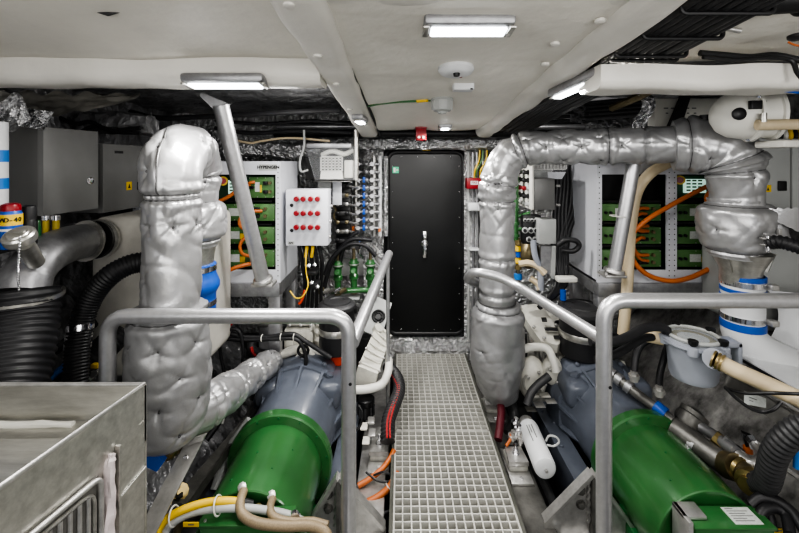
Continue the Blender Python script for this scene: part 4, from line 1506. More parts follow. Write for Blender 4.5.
for k in range(7):
    y = 186 + 9 * k
    MB().box(P(335, y + 3, 2.90), P(350, y - 3, 2.98), .006).build('valve_body', ['black', 'darkmid', 'rubberg', 'darkst'][k % 4], t)
    for x in (338, 347):
        MB().lathe([(.014, 0), (.014, .02), (.008, .024)], P(x, y, 2.90), (0, -1, 0), 12).build('port_plug', ['bronze', 'alu', 'black'][(k + x) % 3], t)
    MB().cyl(P(348, y, 2.94), P(358, y + 2, 3.02), .008, n=8).build('line', 'alu', t)
t = T('relay_box', 'pale grey box between the clear hood and the control panel', 'box', P(332, 212, 2.9))
MB().box(P(318, 190, 2.86), P(334, 181, 2.98), .004).build('housing', 'ltgrey', t)
MB().box(P(332.5, 205, 2.84), P(342, 181, 2.86), .003).build('cover', 'panelw', t)
# green valves
t0 = T('green_valve', 'leftmost of three green valves in a row left of the door', 'valve', P(338, 288, 2.9), 'three green valves')
c = P(338, 272, 2.9)
MB().lathe([(.020, -.13), (.024, -.11), (.024, -.06), (.034, -.055), (.034, -.03), (.026, -.02), (.028, .03), (.038, .04), (.038, .06), (.028, .07), (.026, .085)], c, (0, 0, 1), 20).build('body', 'green', t0)
MB().cyl(c + V(0, 0, .085), c + V(0, 0, .16), .012, n=10).build('stem', 'bronze', t0)
MB().lathe([(.020, 0), (.024, .03), (.014, .04)], c + V(0, -.02, .0), (0, -1, .3), 14).build('side_port', 'green', t0)
MB().lathe([(.026, -.165), (.026, -.13)], c, (0, 0, 1), 8).build('brass_nut', 'bronze', t0)
MB().lathe([(.040, .045), (.041, .05), (.040, .055)], c, (0, 0, 1), 20).build('ring', 'alu', t0)
copyset(t0, 'middle one of three green valves in a row left of the door', (.115, 0, .01))
copyset(t0, 'rightmost of three green valves in a row left of the door, beside the rail end', (.235, 0, .005))
tag(MB().box(P(325, 276, 3.26), P(377, 258, 3.29), .003).build('valve_board', 'ltgrey'), 'pale grey board behind the three green valves', 'board')
tag(MB().tube(fillet([P(330, 291, 2.88), P(345, 291, 2.86), P(362, 290, 2.86), P(376, 291, 2.9)], .02), .020, 12).build('green_pipe', 'green'), 'green pipe joining the feet of the three green valves', 'pipe')
for k, pts in enumerate(([(325, 275), (330, 262), (340, 250), (352, 244), (366, 246), (376, 256)], [(322, 300), (326, 280), (334, 258), (350, 240), (372, 240)], [(340, 262), (343, 250), (352, 236), (358, 232)])):
    cable('black_hose', ['black hose arching over the green valves', 'longest black hose climbing from the engine past the green valves', 'short black hose rising above the leftmost green valve'][k], 'hose',
          [P(x, y, 2.84 + .03 * k) for x, y in pts], .016, 'rubber', 'black hoses near the green valves', 10)
random.seed(21)
for k in range(10):
    x, y = 318 + (k % 5) * 5.5, 292 + (k // 5) * 9
    m = MB().cyl(P(x, y, 2.8), P(x + 6, y - 3, 2.8), .016, n=10).build('pipe_fitting', ['bronze', 'alu', 'darkmid', 'chrome'][k % 4])
    tag(m, 'small metal pipe fitting among the hoses behind the left air cleaner', 'fitting', 'small fittings behind the left air cleaner')
for k, (x, y, m) in enumerate(((332, 205, 'bronze'), (352, 248, 'alu'), (357, 240, 'chrome'), (374, 246, 'alu'), (368, 250, 'chrome'))):
    tag(MB().tube(spl([P(x, y, 2.98), P(x + 4, y + 5, 2.95), P(x + 2, y + 12, 2.94), P(x + 6, y + 18, 2.96)], 5), .010, 8).build('metal_line', m), 'thin bent metal line on the foil wall left of the door', 'pipe', 'thin bent lines left of the door')
# rubber-bonded black pole stanchion by the hood
tag(MB().cyl(P(356, 180, 2.75), P(356, 130, 2.75), .018, n=12).build('stanchion', 'stainless'), 'short vertical steel tube beside the clear hood', 'tube')

# ================================================================ left wall cabinets, tank, cans, filler
t = T('electrical_cabinet', 'large dark grey electrical cabinet with a round lock on the left wall', 'electrical cabinet', (-1.6, 1.8, 1.25), 'grey electrical cabinets')
R0 = Matrix.Rotation(radians(8), 3, 'Z')
m = MB()
m.box((-1.72, 1.70, 1.262), (-1.545, 1.98, 1.645), .004)
m.build('housing', 'grey', t)
MB().prism([(-1.545, 1.700, 1.262), (-1.520, 1.700, 1.262), (-1.495, 1.975, 1.262), (-1.545, 1.975, 1.262)], (0, 0, .378)).build('door', 'greydoor', t)
MB().lathe([(.018, 0), (.018, .006), (.010, .008)], V(-1.4995, 1.925, 1.40), (1, -.09, 0), 18).build('lock', 'chrome', t)
t = T('electrical_cabinet', 'lighter grey electrical cabinet with yellow sticker on the left wall, behind the silver column', 'electrical cabinet', (-1.6, 2.2, 1.2), 'grey electrical cabinets')
MB().box((-1.74, 2.02, 1.232), (-1.53, 2.37, 1.585), .004).build('housing', 'greydoor', t)
MB().prism([(-1.53, 2.02, 1.232), (-1.505, 2.02, 1.232), (-1.495, 2.36, 1.232), (-1.53, 2.36, 1.232)], (0, 0, .348)).build('door', 'greydoor', t)
b = MB().prism([(-1.5002, 2.185, 1.335), (-1.4990, 2.225, 1.335), (-1.4990, 2.225, 1.380), (-1.5002, 2.185, 1.380)], (.0015, 0, 0)).build('warning_sticker', 'yellow', t)
MB().prism([(-1.4982, 2.195, 1.345), (-1.4977, 2.215, 1.345), (-1.498, 2.205, 1.370)], (.0006, 0, 0)).build('warning_mark', 'black', b)
MB().box((-1.502, 2.27, 1.33), (-1.492, 2.295, 1.375), .003).build('lock', 'black', t)
MB().box((-1.504, 2.10, 1.535), (-1.500, 2.16, 1.548)).build('badge', 'darkst', t)
# cream tank
t = T('tank', 'large cream coloured tank behind the left rail with a filler pipe', 'tank', (-1.22, 2.1, .45))
MB().box((-1.49, 1.90, .455), (-.98, 2.34, 1.225), .05, None, 4).build('body', 'cream', t)
MB().lathe([(.07, 0), (.07, .03), (.055, .05), (.02, .055)], (-1.25, 2.1, 1.22), (0, 0, 1), 24).build('inspection_cap', 'cream', t)
# elbow filler
Yf = 1.55
el = spl([P(22, 292, 1.42), P(28, 274, 1.45), P(44, 256, 1.52), P(66, 245, 1.66), P(84, 241, 1.80), P(99, 239, 1.89)], 8)
t = T('filler_pipe', 'brushed metal elbow pipe entering the cream tank at the left', 'pipe', P(22, 292, 1.42))
MB().tube(el, [.080] * 8 + [.076] * (len(el) - 8), 30).build('elbow', 'galv', t)
c = P(38, 265, 1.42)
d = V(-.28, -.55, .80).normalized()
MB().tube([P(36, 262, 1.40), P(24, 243, 1.30)], .026, 16).build('neck', 'stainless', t)
MB().tube([P(92, 240, 1.83), P(97, 239.5, 1.865)], .088, 28).build('hose_sleeve', 'black', t)
for f, (a, b) in enumerate((((85, 241, 1.80), (87, 240.8, 1.81)), ((97, 239.5, 1.85), (99, 239, 1.865)))):
    MB().tube([P(*a), P(*b)], .092, 28).build('hose_clamp', 'stainless', t)
cc = P(19, 236, 1.27)
cp = t
MB().lathe([(.042, -.02), (.044, -.014), (.044, .004), (.039, .010), (.030, .010), (.027, .014), (.005, .014)], cc, (.05, -.5, .85), 36).build('filler_cap', 'stainless', t)
cp = t.children[-1]
q = cc + V(.05, -.5, .85).normalized() * .013
MB().box(q + V(-.024, -.006, 0), q + V(.024, .006, .008), .003, Matrix.Rotation(radians(30), 3, 'X')).build('grip_bar', 'stainless', cp)
ch = resample(spl([P(20, 238, 1.24), P(19, 255, 1.25), P(18, 272, 1.27), P(19, 290, 1.30)], 10), .0095)
m = MB()
for p in ch:
    m.sphere(p, .0042, (1, 1, 1), 8, 6)
o = m.build('bead_chain', 'chrome', cp)
o['kind'] = 'stuff'
corr('rubber_hose', 'thick black ribbed rubber hose below the metal elbow at the far left', 'hose', [P(23, 290, 1.42), P(21, 315, 1.40), P(17, 345, 1.36), P(8, 385, 1.30), P(-8, 430, 1.22)], .108, 'rubber', .024, .006, n=36)
for k, (a, b) in enumerate((((22, 295, 1.42), (22, 299, 1.42)),)):
    tag(MB().tube([P(*a), P(*b)], .120, 32).build('hose_clamp', 'stainless'), 'steel clamp at the top of the thick ribbed hose at the far left', 'clamp')
corr('rubber_hose', 'black ribbed hose curving down from the cream tank past the left rail post', 'hose', [P(150, 262, 1.70), P(132, 264, 1.66), P(112, 274, 1.62), P(95, 292, 1.60), P(84, 315, 1.58), P(78, 345, 1.55), P(75, 392, 1.50)], .041, 'rubber', .012, .0035, n=24)
for k, y in enumerate((327, 336, 345)):
    tag(MB().tube([P(80.5 - k * 1.2, y - 3, 1.57), P(80 - k * 1.2, y + 3, 1.565)], .0455, 24).build('hose_clamp', 'chrome'), '%s of three bright steel clamps on the black curved hose' % ['uppermost', 'middle', 'lowest'][k], 'clamp', 'three steel hose clamps')
cable('blue_hose_line', 'thin pale blue line running slanted behind the thick ribbed hose at left', 'hose', [P(36, 392, 1.55), P(62, 368, 1.62), P(86, 350, 1.72), P(100, 338, 1.80)], .012, 'bluet')
cable('black_pipe', 'dark pipe running slanted behind the hose clamps at left', 'pipe', [P(40, 360, 1.72), P(70, 340, 1.76), P(95, 322, 1.80)], .022, 'rubber')
corr('dark_hose', 'dark ribbed hose lying low behind the hose clamps at left', 'hose', [P(44, 402, 1.62), P(70, 378, 1.66), P(100, 352, 1.75), P(118, 335, 1.85)], .055, 'rubberg', .02, .006)
t = T('valve_fitting', 'small steel valve fitting with a yellow handle at the foot of the left rail post', 'valve', P(94, 378, 1.6))
MB().box(P(88, 382, 1.6), P(100, 368, 1.66), .01).build('body', 'alu', t)
MB().box(P(90, 369, 1.58), P(102, 362, 1.60), .004).build('handle', 'yellow', t)
MB().cyl(P(93, 374, 1.6), P(93, 374, 1.58), .014, n=12).build('port', 'black', t)
# shelf with cans
tag(MB().box((-1.66, 1.29, 1.185), (-1.34, 1.57, 1.20), .003).build('shelf', 'darkst'), 'dark shelf carrying the spray cans below the grey cabinet at left', 'shelf')


def can(px0, px1, yb, yt, Y, label, m, name='spray_can', z0=1.2, cap='red', caph=.25, mid=None):
    x0, x1 = (px0 - VX) / F * Y, (px1 - VX) / F * Y
    r, cx = (x1 - x0) / 2 / 1.18, (x0 + x1) / 2
    z1 = H - (yt - VY) / F * Y
    h = z1 - z0
    c = V(cx, Y, z0)
    t = T(name, label, 'spray can', c, 'cans on the left shelf')
    MB().lathe([(r * .9, 0), (r, .004), (r, h * (1 - caph) - .012), (r * .86, h * (1 - caph))], c, (0, 0, 1), 28).build('can_body', m, t)
    MB().lathe([(r * .88, h * (1 - caph)), (r * .88, h - .012), (r * .8, h - .004), (r * .5, h)], c, (0, 0, 1), 28).build('cap', cap, t)
    return t, c, r, h


t, c, r, h = can(.5, 21.5, 0, 203, 1.36, 'blue and yellow lubricant spray can with a red cap on the left shelf', 'blue', 'lubricant_spray_can', caph=.17)
ring = MB()


def arc_patch(mb, c, r, a0, a1, z0, z1, n=14, bow=0.0):
    vs = []
    for i in range(n + 1):
        a = a0 + (a1 - a0) * i / n
        for z in (z0 - bow * sin(pi * i / n), z1):
            vs.append(V(c.x + r * cos(a), c.y + r * sin(a), c.z + z))
    mb._add(vs, [[2 * i, 2 * i + 2, 2 * i + 3, 2 * i + 1] for i in range(n)])


arc_patch(ring, c, r * 1.012, 0, 2 * pi, h * .52, h * .76, 40)
yb = ring.build('yellow_label', 'yellow', t)
ring = MB()
arc_patch(ring, c, r * 1.014, 0, 2 * pi, h * .40, h * .45, 40)
ring.build('white_stripe', 'white', t)
face = (V(0, 0, 0) - V(c.x, c.y, 0)).normalized()
rt = V(0, 0, 1).cross(face)
rt = -rt if rt.x < 0 else rt
ac = math.atan2(face.y, face.x)
for k, ch_ in enumerate('WD-40'):
    a = ac + (k - 2.0) * .38
    nn = V(cos(a), sin(a), 0)
    text(ch_, .0195, V(c.x, c.y, c.z + h * .64) + nn * r * 1.03, V(-sin(a), cos(a), 0), (0, 0, 1), 'black', yb, bold=.0007)
can(21, 37, 0, 205, 1.42, 'black spray can with a tall black cap beside the yellow labelled can', 'black', cap='rubber', caph=.36)
can(34, 41, 0, 220, 1.52, 'small dark green bottle behind the black spray can', 'greend', 'small_bottle', cap='green', caph=.2)
for k, x in enumerate((46, 56)):
    t = T('sight_glass', '%s small amber sight glass under the grey cabinet' % ['left', 'right'][k], 'sight glass', P(x, 235, 1.62), 'amber sight glasses')
    MB().cyl(P(x, 235, 1.62), P(x, 220, 1.62), .012, n=14).build('glass', 'amber', t)
    MB().cyl(P(x, 220, 1.62), P(x, 215.5, 1.62), .015, n=14).build('top_nut', 'chrome', t)
    MB().cyl(P(x, 238, 1.62), P(x, 235, 1.62), .015, n=14).build('bottom_nut', 'bronze', t)
# taped white pipe at the far left
t = T('taped_pipe', 'pale pipe with blue tape bands at the far left edge', 'pipe', P(0, 200, 1.5))
a, b = P(-4, 205, 1.5), P(-4, 122, 1.5)
MB().cyl(a, b, .035, n=20).build('pipe', 'white', t)
for y0, y1 in ((150, 162), (178, 189)):
    MB().cyl(P(-4, y1, 1.5), P(-4, y0, 1.5), .0358, n=20).build('tape_band', 'bluet', t)

# foil sheet hanging under the left beam
tag(MB().grid(lambda u, v: P(-10 + 150 * u, 94 + (34 * (1 - u) ** .7) * v + 4 * u - 3, 1.62 + .5 * v * .3 + .3 * u) + V(0, 0, .02 * nz(u * 5, v * 4, 3, 2)), 40, 12).build('foil_sheet', 'sheet', None, 60),
    'dark loose insulation sheet hanging from the left cross beam above the grey cabinet', 'insulation')
tag(MB().grid(lambda u, v: P(-8 + 30 * u + 12 * v, 97 + 30 * v + 5 * sin(u * 6), 1.56 + .02 * nz(u * 6, v * 6, 1, 2)), 20, 20).build('foil_scrap', 'foil', None, 60),
    'crumpled bright foil scrap hanging at the far left above the cabinet', 'foil')
tag(MB().grid(lambda u, v: P(28 + 26 * u - 10 * v, 108 + 18 * v + 4 * u, 1.60 + .03 * nz(u * 6, v * 6, 4, 2)), 20, 16).build('foil_scrap', 'foil', None, 60),
    'crumpled foil strip hanging over the top of the dark grey cabinet', 'foil')
tag(MB().tube([P(84 + 3 * i, 122 - .6 * i + 3 * sin(i * .4) * .3 + i * .7, 2.3) for i in range(24)], .06, 20, True, lambda L, a, i, j: .02 * nz(L * 3, a, 2, 3)).build('foil_duct', 'foilshade', None, 60),
    'shade-toned foil wrapped duct above the left wall cabinets', 'duct')
tag(MB().tube([P(225 + 4 * i, 150 + 1.5 * sin(i * .5), 2.95) for i in range(25)], .055, 20, True, lambda L, a, i, j: .018 * nz(L * 4, a, 7, 3)).build('foil_duct', 'foil', None, 60),
    'crinkled foil wrapped duct above the left inverter cabinet', 'duct')
for k, (pts, r) in enumerate((([(60, 118), (75, 124), (90, 122), (110, 130), (140, 128)], .012), ([(80, 132), (95, 126), (115, 132), (140, 133)], .010), ([(230, 139), (250, 143), (262, 141), (290, 138), (330, 141)], .008),
                              ([(215, 128), (250, 133), (300, 131), (350, 133)], .014), ([(215, 120), (260, 124), (310, 121), (350, 124)], .012), ([(130, 112), (160, 118), (215, 116), (290, 112), (340, 110)], .016))):
    cable('loose_cable', ['thick dark cable in the gap above the first grey cabinet', 'dark cable just over the second grey cabinet', 'thin yellow cable sagging above the left inverter cabinet', 'black cable above the foil duct over the left inverter cabinet',
                          'black cable highest above the left inverter cabinet', 'long black cable under the left ceiling bay'][k], 'cable', [P(x, y, 2.2 if k < 2 else 2.75 if k < 5 else 2.4) for x, y in pts], r, 'rubber' if k != 2 else 'tan')

# ================================================================ steel basin in the near left corner
t = T('steel_basin', 'brushed steel tray basin in the near left corner beside the rail', 'basin', (-.95, .8, .2))
zt = .940
A, B = V(-.637, 1.0, zt), V(-.70, .60, zt)
th = .008
dr = (B - A).normalized()
nrm = V(dr.y, -dr.x, 0)
nrm = nrm if nrm.x > 0 else -nrm
m = MB()
far = [V(-1.5, 1.0, zt), A]
# far wall, right wall (outer skin goes down to z .15), inner floor in two levels
m.prism([V(-1.5, 1.0, .80), A + V(0, 0, -.14), A, V(-1.5, 1.0, zt)], (0, -th, 0))
m.prism([A + V(0, 0, -.80), B + V(0, 0, -.80), B, A], -nrm * th)
m.prism([V(-1.5, .60, .78), B + V(0, 0, -.16), B, V(-1.5, .60, zt)], (0, th, 0))
m.prism([V(-1.5, 1.0, .80), V(-1.5, .60, .78), V(-1.5, .60, zt), V(-1.5, 1.0, zt)], (th, 0, 0))
m.quad(V(-1.5, .99, .855), A + V(0, -.01, -.085), A + V(-.012, -.055, -.095), V(-1.5, .93, .845))
m.quad(V(-1.5, .93, .845), A + V(-.012, -.055, -.095), B + V(0, 0, -.10), V(-1.5, .60, .84))
m.prism([A + V(0, .002, -.80), A + V(-.25, .002, -.80), A + V(-.25, .002, -.02), A + V(0, .002, -.002)], (0, -th, 0))
m.build('tray_shell', 'stainless', t, 30)
m = MB()
m.tube([V(-1.5, .997, zt), A + V(-.004, -.003, 0), B], .006, 10)
m.build('rim', 'chrome' if False else 'alu', t)
m = MB()
for k in range(26):
    pass
m.tube([V(-1.30 + .02 * k, .975 - .0, .856 + .004 * nz(k, 1, 1, .6)) for k in range(26)], .008, 10, True, lambda L, a, i, j: .004 * nz(L * 6, a, 3, 3))
m.build('sealant_bead', 'offwhite', t)


def S(f, z, o=.0):
    """point on the outer right wall: f runs from the far corner forwards (m)"""
    p = A + dr * f + nrm * (.001 + o)
    return V(p.x, p.y, z)


m = MB().prism([S(.32, .82), S(.137, .82), S(.137, .40), S(.32, .40)], nrm * .004)
pn = m.build('recess_panel', 'darkmid', t)
MB().tube(fillet([S(.34, .822, .008), S(.135, .815, .008), S(.135, .40, .008)], .02), .006, 10).build('frame_bar', 'alu', pn)
MB().tube(fillet([S(.34, .805, .008), S(.150, .798, .008), S(.150, .40, .008)], .03), .004, 8).build('frame_bar', 'stainless', pn)
for k in range(6):
    MB().tube([S(.162 + .020 * k, .795, .006), S(.162 + .020 * k, .42, .006)], .0045, 8).build('slat', 'alu', pn)
m = MB().tube(resample(spl([S(.105, .842, .004), S(.112, .80, .004), S(.108, .74, .004), S(.115, .69, .004), S(.110, .62, .004), S(.112, .50, .004)], 10), .006), .012, 12, True, lambda L, a, i, j: .007 * nz(L * 9, a * .6, 2, 3) - (.006 if L < .01 else 0))
m.build('sealant_patch', 'sealant', t)
m = MB().prism([S(.092, .85), S(.086, .85), S(.086, .42), S(.092, .42)], nrm * .012)
m.build('flange_strip', 'stainless', t)
m = MB().prism([S(0.004, .738), S(.086, .722), S(.086, .719), S(.004, .735)], nrm * .003)
m.build('weld_seam', 'alu', t)

# low things between basin and left generator
a, b = P(196, 438, 1.50), P(140, 545, 1.28)
t = T('flat_bar', 'slanted grey flat bar beside the basin, below the silver column', 'bar', b)
d = (a - b).normalized()
s = V(1, .25, .2).normalized()
MB().prism([a + s * .035, a - s * .035, b - s * .035, b + s * .035], (0, .012, 0)).build('bar', 'alu', t)
MB().prism([a + s * .035 + V(0, 0, .002), a - s * .035 + V(0, 0, .002), a - s * .035 - d * .012, a + s * .035 - d * .012], (0, -.012, 0)).build('bright_end', 'alu', t)
m = MB()
hexbolt(m, a - d * .06, (0, -1, 0), .008, .006)
m.build('bolt', 'chrome', t)
c = P(151, 462, 1.40)
t = T('blue_lever_valve', 'bronze valve with a wide blue handle between basin and silver column', 'valve', c)
MB().prism([c + V(-.035, 0, -.01), c + V(.02, 0, -.035), c + V(.045, 0, .0), c + V(.02, 0, .03), c + V(-.03, 0, .035)], (0, .02, 0)).build('handle', 'blue', t)
MB().cyl(c + V(.0, .02, .02), c + V(.02, .03, .055), .014, n=12).build('stem', 'chrome', t)
MB().sphere(c + V(.01, .08, -.01), .04, (1, 1, 1)).build('body', 'bronze', t)
for k, (x, y, m) in enumerate(((178, 447, 'bronze'), (171, 453, 'chrome'))):
    t = T('pipe_union', '%s pipe union under the silver column beside the slanted bar' % ['bronze', 'bright steel'][k], 'fitting', P(x, y, 1.52))
    MB().lathe([(.018, -.02), (.018, .0), (.026, .0), (.026, .018), (.018, .018), (.018, .035)], P(x, y, 1.52), (.4, -.5, .6), 8).build('nut', m, t)
c = P(179, 492, 1.60)
t = T('brass_valve', 'brass valve low beside the left green drum', 'valve', c + V(0, 0, -.05))
MB().lathe([(.020, -.05), (.020, -.03), (.032, -.03), (.032, -.01), (.022, -.01), (.022, .015), (.03, .015), (.03, .035), (.016, .035), (.016, .06)], c, (.5, -.6, .5), 10).build('body', 'brass', t)
MB().cyl(c + V(0, 0, -.05), c + V(0, 0, -.16), .02, n=12).build('drop_pipe', 'bronze', t)
t = T('stringer_rail', 'dark flanged rail running along the left hull beside the generator', 'rail', (-.95, 1.9, -.2))
MB().prism([P(172, 500, 1.55), P(255, 405, 2.3), P(262, 402, 2.3), P(186, 505, 1.55)], (0, 0, -.04)).build('web', 'darkmid', t)
for k in range(5):
    p = P(180 + k * 16, 496 - k * 18.5, 1.56 + k * .16)
    m = MB()
    hexbolt(m, p, (0, -.3, 1), .014, .012)
    m.build('bolt', 'darkst', t)
cable('grey_rod', 'thin pale rod slanting down between the hull rail and the left green drum', 'rod', [P(226, 400, 2.05), P(227, 408, 2.0), P(222, 424, 1.95)], .006, 'alu')
cable('grey_hose', 'pale grey hose slipping down behind the left green flange', 'hose', [P(250, 420, 1.98), P(235, 440, 1.95), P(224, 462, 1.92), P(215, 490, 1.85)], .022, 'ltgrey')
tag(MB().box(P(208, 469, 2.0), P(226, 456, 2.12), .006).build('mount_block', 'slate'), 'small slate blue block left of the green flange', 'block')
tag(MB().tube(spl([P(258, 372, 2.3), P(240, 390, 2.2), P(228, 410, 2.1), P(206, 440, 2.0)], 6), .016, 10).build('dark_pipe', 'rubber'), 'dark pipe beside the left gearbox under the lagged outlet', 'pipe')

# hoses and cables on the left terminal box
for k, (x, y) in enumerate(((243.5, 490), (272.5, 498))):
    c = P(x, y, 1.52)
    t = T('hose_connector', '%s metal hose connector with a clamp on the left drum end' % ['left', 'right'][k], 'connector', c, 'hose connectors on the left drum')
    MB().lathe([(.011, -.01), (.011, .016), (.016, .016), (.016, .03), (.010, .032)], c, (0, -.5, .8), 8).build('nut', 'alu', t)
    MB().lathe([(.018, .005), (.018, .016)], c + V(0, -.01, -.01), (0, -.4, -.8), 16).build('clamp', 'chrome', t)
cable('braided_hose', 'braided tan hose from the left connector curving to the right over the terminal box', 'hose',
      [P(243.5, 491, 1.50), P(240, 503, 1.45), P(243, 515, 1.42), P(258, 523, 1.40), P(285, 526, 1.40), P(310, 526, 1.40), P(326, 533, 1.38), P(330, 550, 1.36)], .0165, 'braid', 'braided hoses of the left drum', 14, 10)
cable('braided_hose', 'shorter braided tan hose from the right connector on the left drum', 'hose',
      [P(272.5, 499, 1.50), P(270, 508, 1.46), P(274, 517, 1.43), P(290, 522, 1.42), P(312, 522, 1.43), P(328, 526, 1.42)], .0145, 'braid', 'braided hoses of the left drum', 14, 10)
cable('yellow_cable', 'thick yellow cable arching over the left terminal box', 'cable', [P(240, 502, 1.46), P(225, 501, 1.45), P(205, 503, 1.44), P(185, 509, 1.42), P(168, 518, 1.40), P(158, 531, 1.38), P(150, 560, 1.34)], .0135, 'yellow', None, 12, 10)
cable('grey_cable', 'thick pale grey cable below the yellow one over the left terminal box', 'cable', [P(304, 522, 1.47), P(285, 514, 1.46), P(255, 509, 1.45), P(225, 508, 1.44), P(198, 511, 1.43), P(178, 519, 1.41), P(166, 531, 1.39), P(160, 560, 1.35)], .0135, 'ltgrey', None, 12, 10)
tag(MB().tube([P(240, 502, 1.46), P(252, 505, 1.47)], .0155, 14).build('cable_gland', 'black'), 'black gland at the end of the yellow cable', 'gland')
tag(MB().lathe([(.012, 0), (.012, .012), (.007, .02)], P(257, 507, 1.47), (.8, -.3, .2), 8).build('brass_plug', 'brass'), 'small brass plug beside the black gland', 'plug')
t = T('clamp_collar', 'bright metal cable entry collar at the right end of the grey cable', 'collar', P(300, 520, 1.47))
MB().box(P(283, 526, 1.465), P(302, 511, 1.50), .012).build('body', 'alu', t)
MB().lathe([(.02, 0), (.02, .02), (.012, .022)], P(294, 516, 1.46), (.3, -.9, .2), 16).build('ring', 'chrome', t)
for k, (x, y) in enumerate(((218, 505.5), (174, 516))):
    zip_tie(P(x, y, 1.44 - .03 * k), .030, (1, 0, .25), 'white cable tie holding yellow and grey cables, %s one' % ['right', 'left'][k])
for k, (x, y, Y, lb) in enumerate(((191, 525, 1.39, 'left'), (779, 531, 1.48, 'right'))):
    t = T('marked_plug', 'black plug with a yellow number tag beside the %s terminal box' % lb, 'plug', P(x, y + 6, Y), 'marked black plugs')
    MB().box(P(x - 11, y + 9, Y), P(x + 11, y - 4, Y + .05), .006).build('plug_body', 'black', t)
    b = MB().box(P(x - 8, y + 2, Y - .003), P(x + 8, y - 3, Y - .001)).build('yellow_tag', 'yellow', t)
    MB().box(P(x - 3, y + .5, Y - .0036), P(x + 3, y - 1, Y - .0031)).build('tag_print', 'grey', b)
for k, pts in enumerate(([(304, 500), (318, 505)],)):
    pass

# ================================================================ right side: cabinets, strainer, tank, valve body
t = T('electrical_cabinet', 'pale grey electrical cabinet with a black lock on the right, behind the silver exhaust bend', 'electrical cabinet', (2.0, 2.2, 1.2), 'grey electrical cabinets')
MB().box((1.86, 2.12, 1.17), (2.26, 2.37, 1.62), .004).build('housing', 'ltgrey', t)
MB().box((1.868, 2.095, 1.178), (2.04, 2.12, 1.612), .004).build('door', 'ltgrey', t)
MB().box((2.055, 2.10, 1.178), (2.25, 2.12, 1.612), .004).build('side_door', 'ltgrey', t)
MB().box(P(779, 191, 2.085), P(785.5, 181, 2.095), .004).build('lock', 'black', t)
b = MB().box(P(765, 192, 2.093), P(771, 185, 2.095)).build('warning_sticker', 'yellow', t)
MB().prism([P(767, 190.5, 2.0925), P(769.5, 190.5, 2.0925), P(768.2, 187, 2.0925)], (0, .0006, 0)).build('warning_mark', 'black', b)

t = T('white_tank', 'big white moulded tank at the right edge behind the blue banded hose', 'tank', (2.0, 2.2, .45))
MB().box((1.79, 2.04, .62), (2.10, 2.40, 1.08), .03, None, 3).build('body', 'ltgrey', t)
MB().grid(lambda u, v: P(768 + 60 * u, 290 + 75 * v, 1.99) + V(.03 * sin(v * 6) * (1 - u), -.05 * sin(u * pi) - .03 * sin(v * pi), 0), 20, 20).build('moulded_front', 'white', t)
MB().box(P(750, 268, 2.036), P(766, 258, 2.04)).build('written_note', 'ltgrey', t)

# white valve body under the right ceiling bay
c = P(742, 115, 1.75)
t = T('vent_valve', 'white round valve housing with a black plug above the right silver bend', 'valve', c + V(0, 0, -.12))
prof = [(.004, -.115), (.045, -.108), (.078, -.085), (.098, -.05), (.106, 0.0), (.106, .02)]
MB().lathe(prof, c, (.96, -.28, 0), 40).build('dome', 'offwhite', t)
MB().lathe([(.106, .02), (.118, .022), (.118, .034), (.106, .036), (.102, .04), (.102, .095), (.112, .10), (.112, .112), (.10, .115), (.08, .12)], c, (.96, -.28, 0), 40).build('ring_body', 'offwhite', t)
MB().lathe([(.024, 0), (.026, .01), (.018, .016)], P(738, 114, 1.63), (-.2, -1, -.05), 20).build('black_plug', 'black', t)
MB().box(P(752, 109, 1.64), P(763, 101, 1.66), .003).build('window', 'black', t)
for a in range(6):
    aa = a * pi / 3 + .4
    m = MB()
    hexbolt(m, c + V(.96, -.28, 0) * .02 + V(.03 * cos(aa), .108 * cos(aa), .110 * sin(aa)), (-.96, .28, 0), .008, .010)
    m.build('bolt', 'chrome', t)
MB().box(c + V(.07, -.12, -.145), c + V(.17, .02, -.115), .008).build('foot', 'offwhite', t)
MB().cyl(P(764, 122, 1.62), P(764, 113, 1.62), .010, n=12).build('bleed_tap', 'stainless', t)
tag(MB().tube([P(757, 125, 1.64), P(785, 124.5, 1.62), P(840, 124, 1.58)], .022, 18).build('tan_pipe', 'tan'), 'thick tan pipe leaving the white valve housing to the right edge', 'pipe')
tag(MB().cyl(P(706, 121, 1.95), P(706, 115, 1.95), .026, n=18).build('blind_plug', 'black'), 'small black round plug left of the white valve housing', 'knob')
t = T('white_case', 'long white case under the right ceiling bay above the silver pipe', 'case', P(690, 122, 2.4))
MB().box(P(655, 126, 2.40), P(730, 100, 2.48), .012).build('body', 'offwhite', t)
for k in range(2):
    for q in range(5):
        MB().box(P(664 + 7 * q + 2 * k, 108.7 + 5 * k, 2.398), P(668 + 7 * q, 107.7 + 5 * k, 2.40)).build('print_line', 'grey', t)
MB().prism([P(683, 93, 2.36), P(692, 93, 2.36), P(681, 128, 2.36), P(668, 128, 2.36)], (0, .02, 0)).build('black_strap', 'black', t)
t = T('cable_glands', 'row of yellow and white wires in the gap above the pale grey right cabinet', 'wires', P(785, 138, 2.15))
for k in range(7):
    MB().tube(spl([P(770 + 5 * k, 131, 2.12), P(771 + 5 * k, 136, 2.10), P(769 + 5 * k, 141, 2.14)], 4), .011, 8).build('wire', ['yellow', 'offwhite', 'rubber', 'offwhite', 'yellow', 'darkst', 'yellow'][k], t)

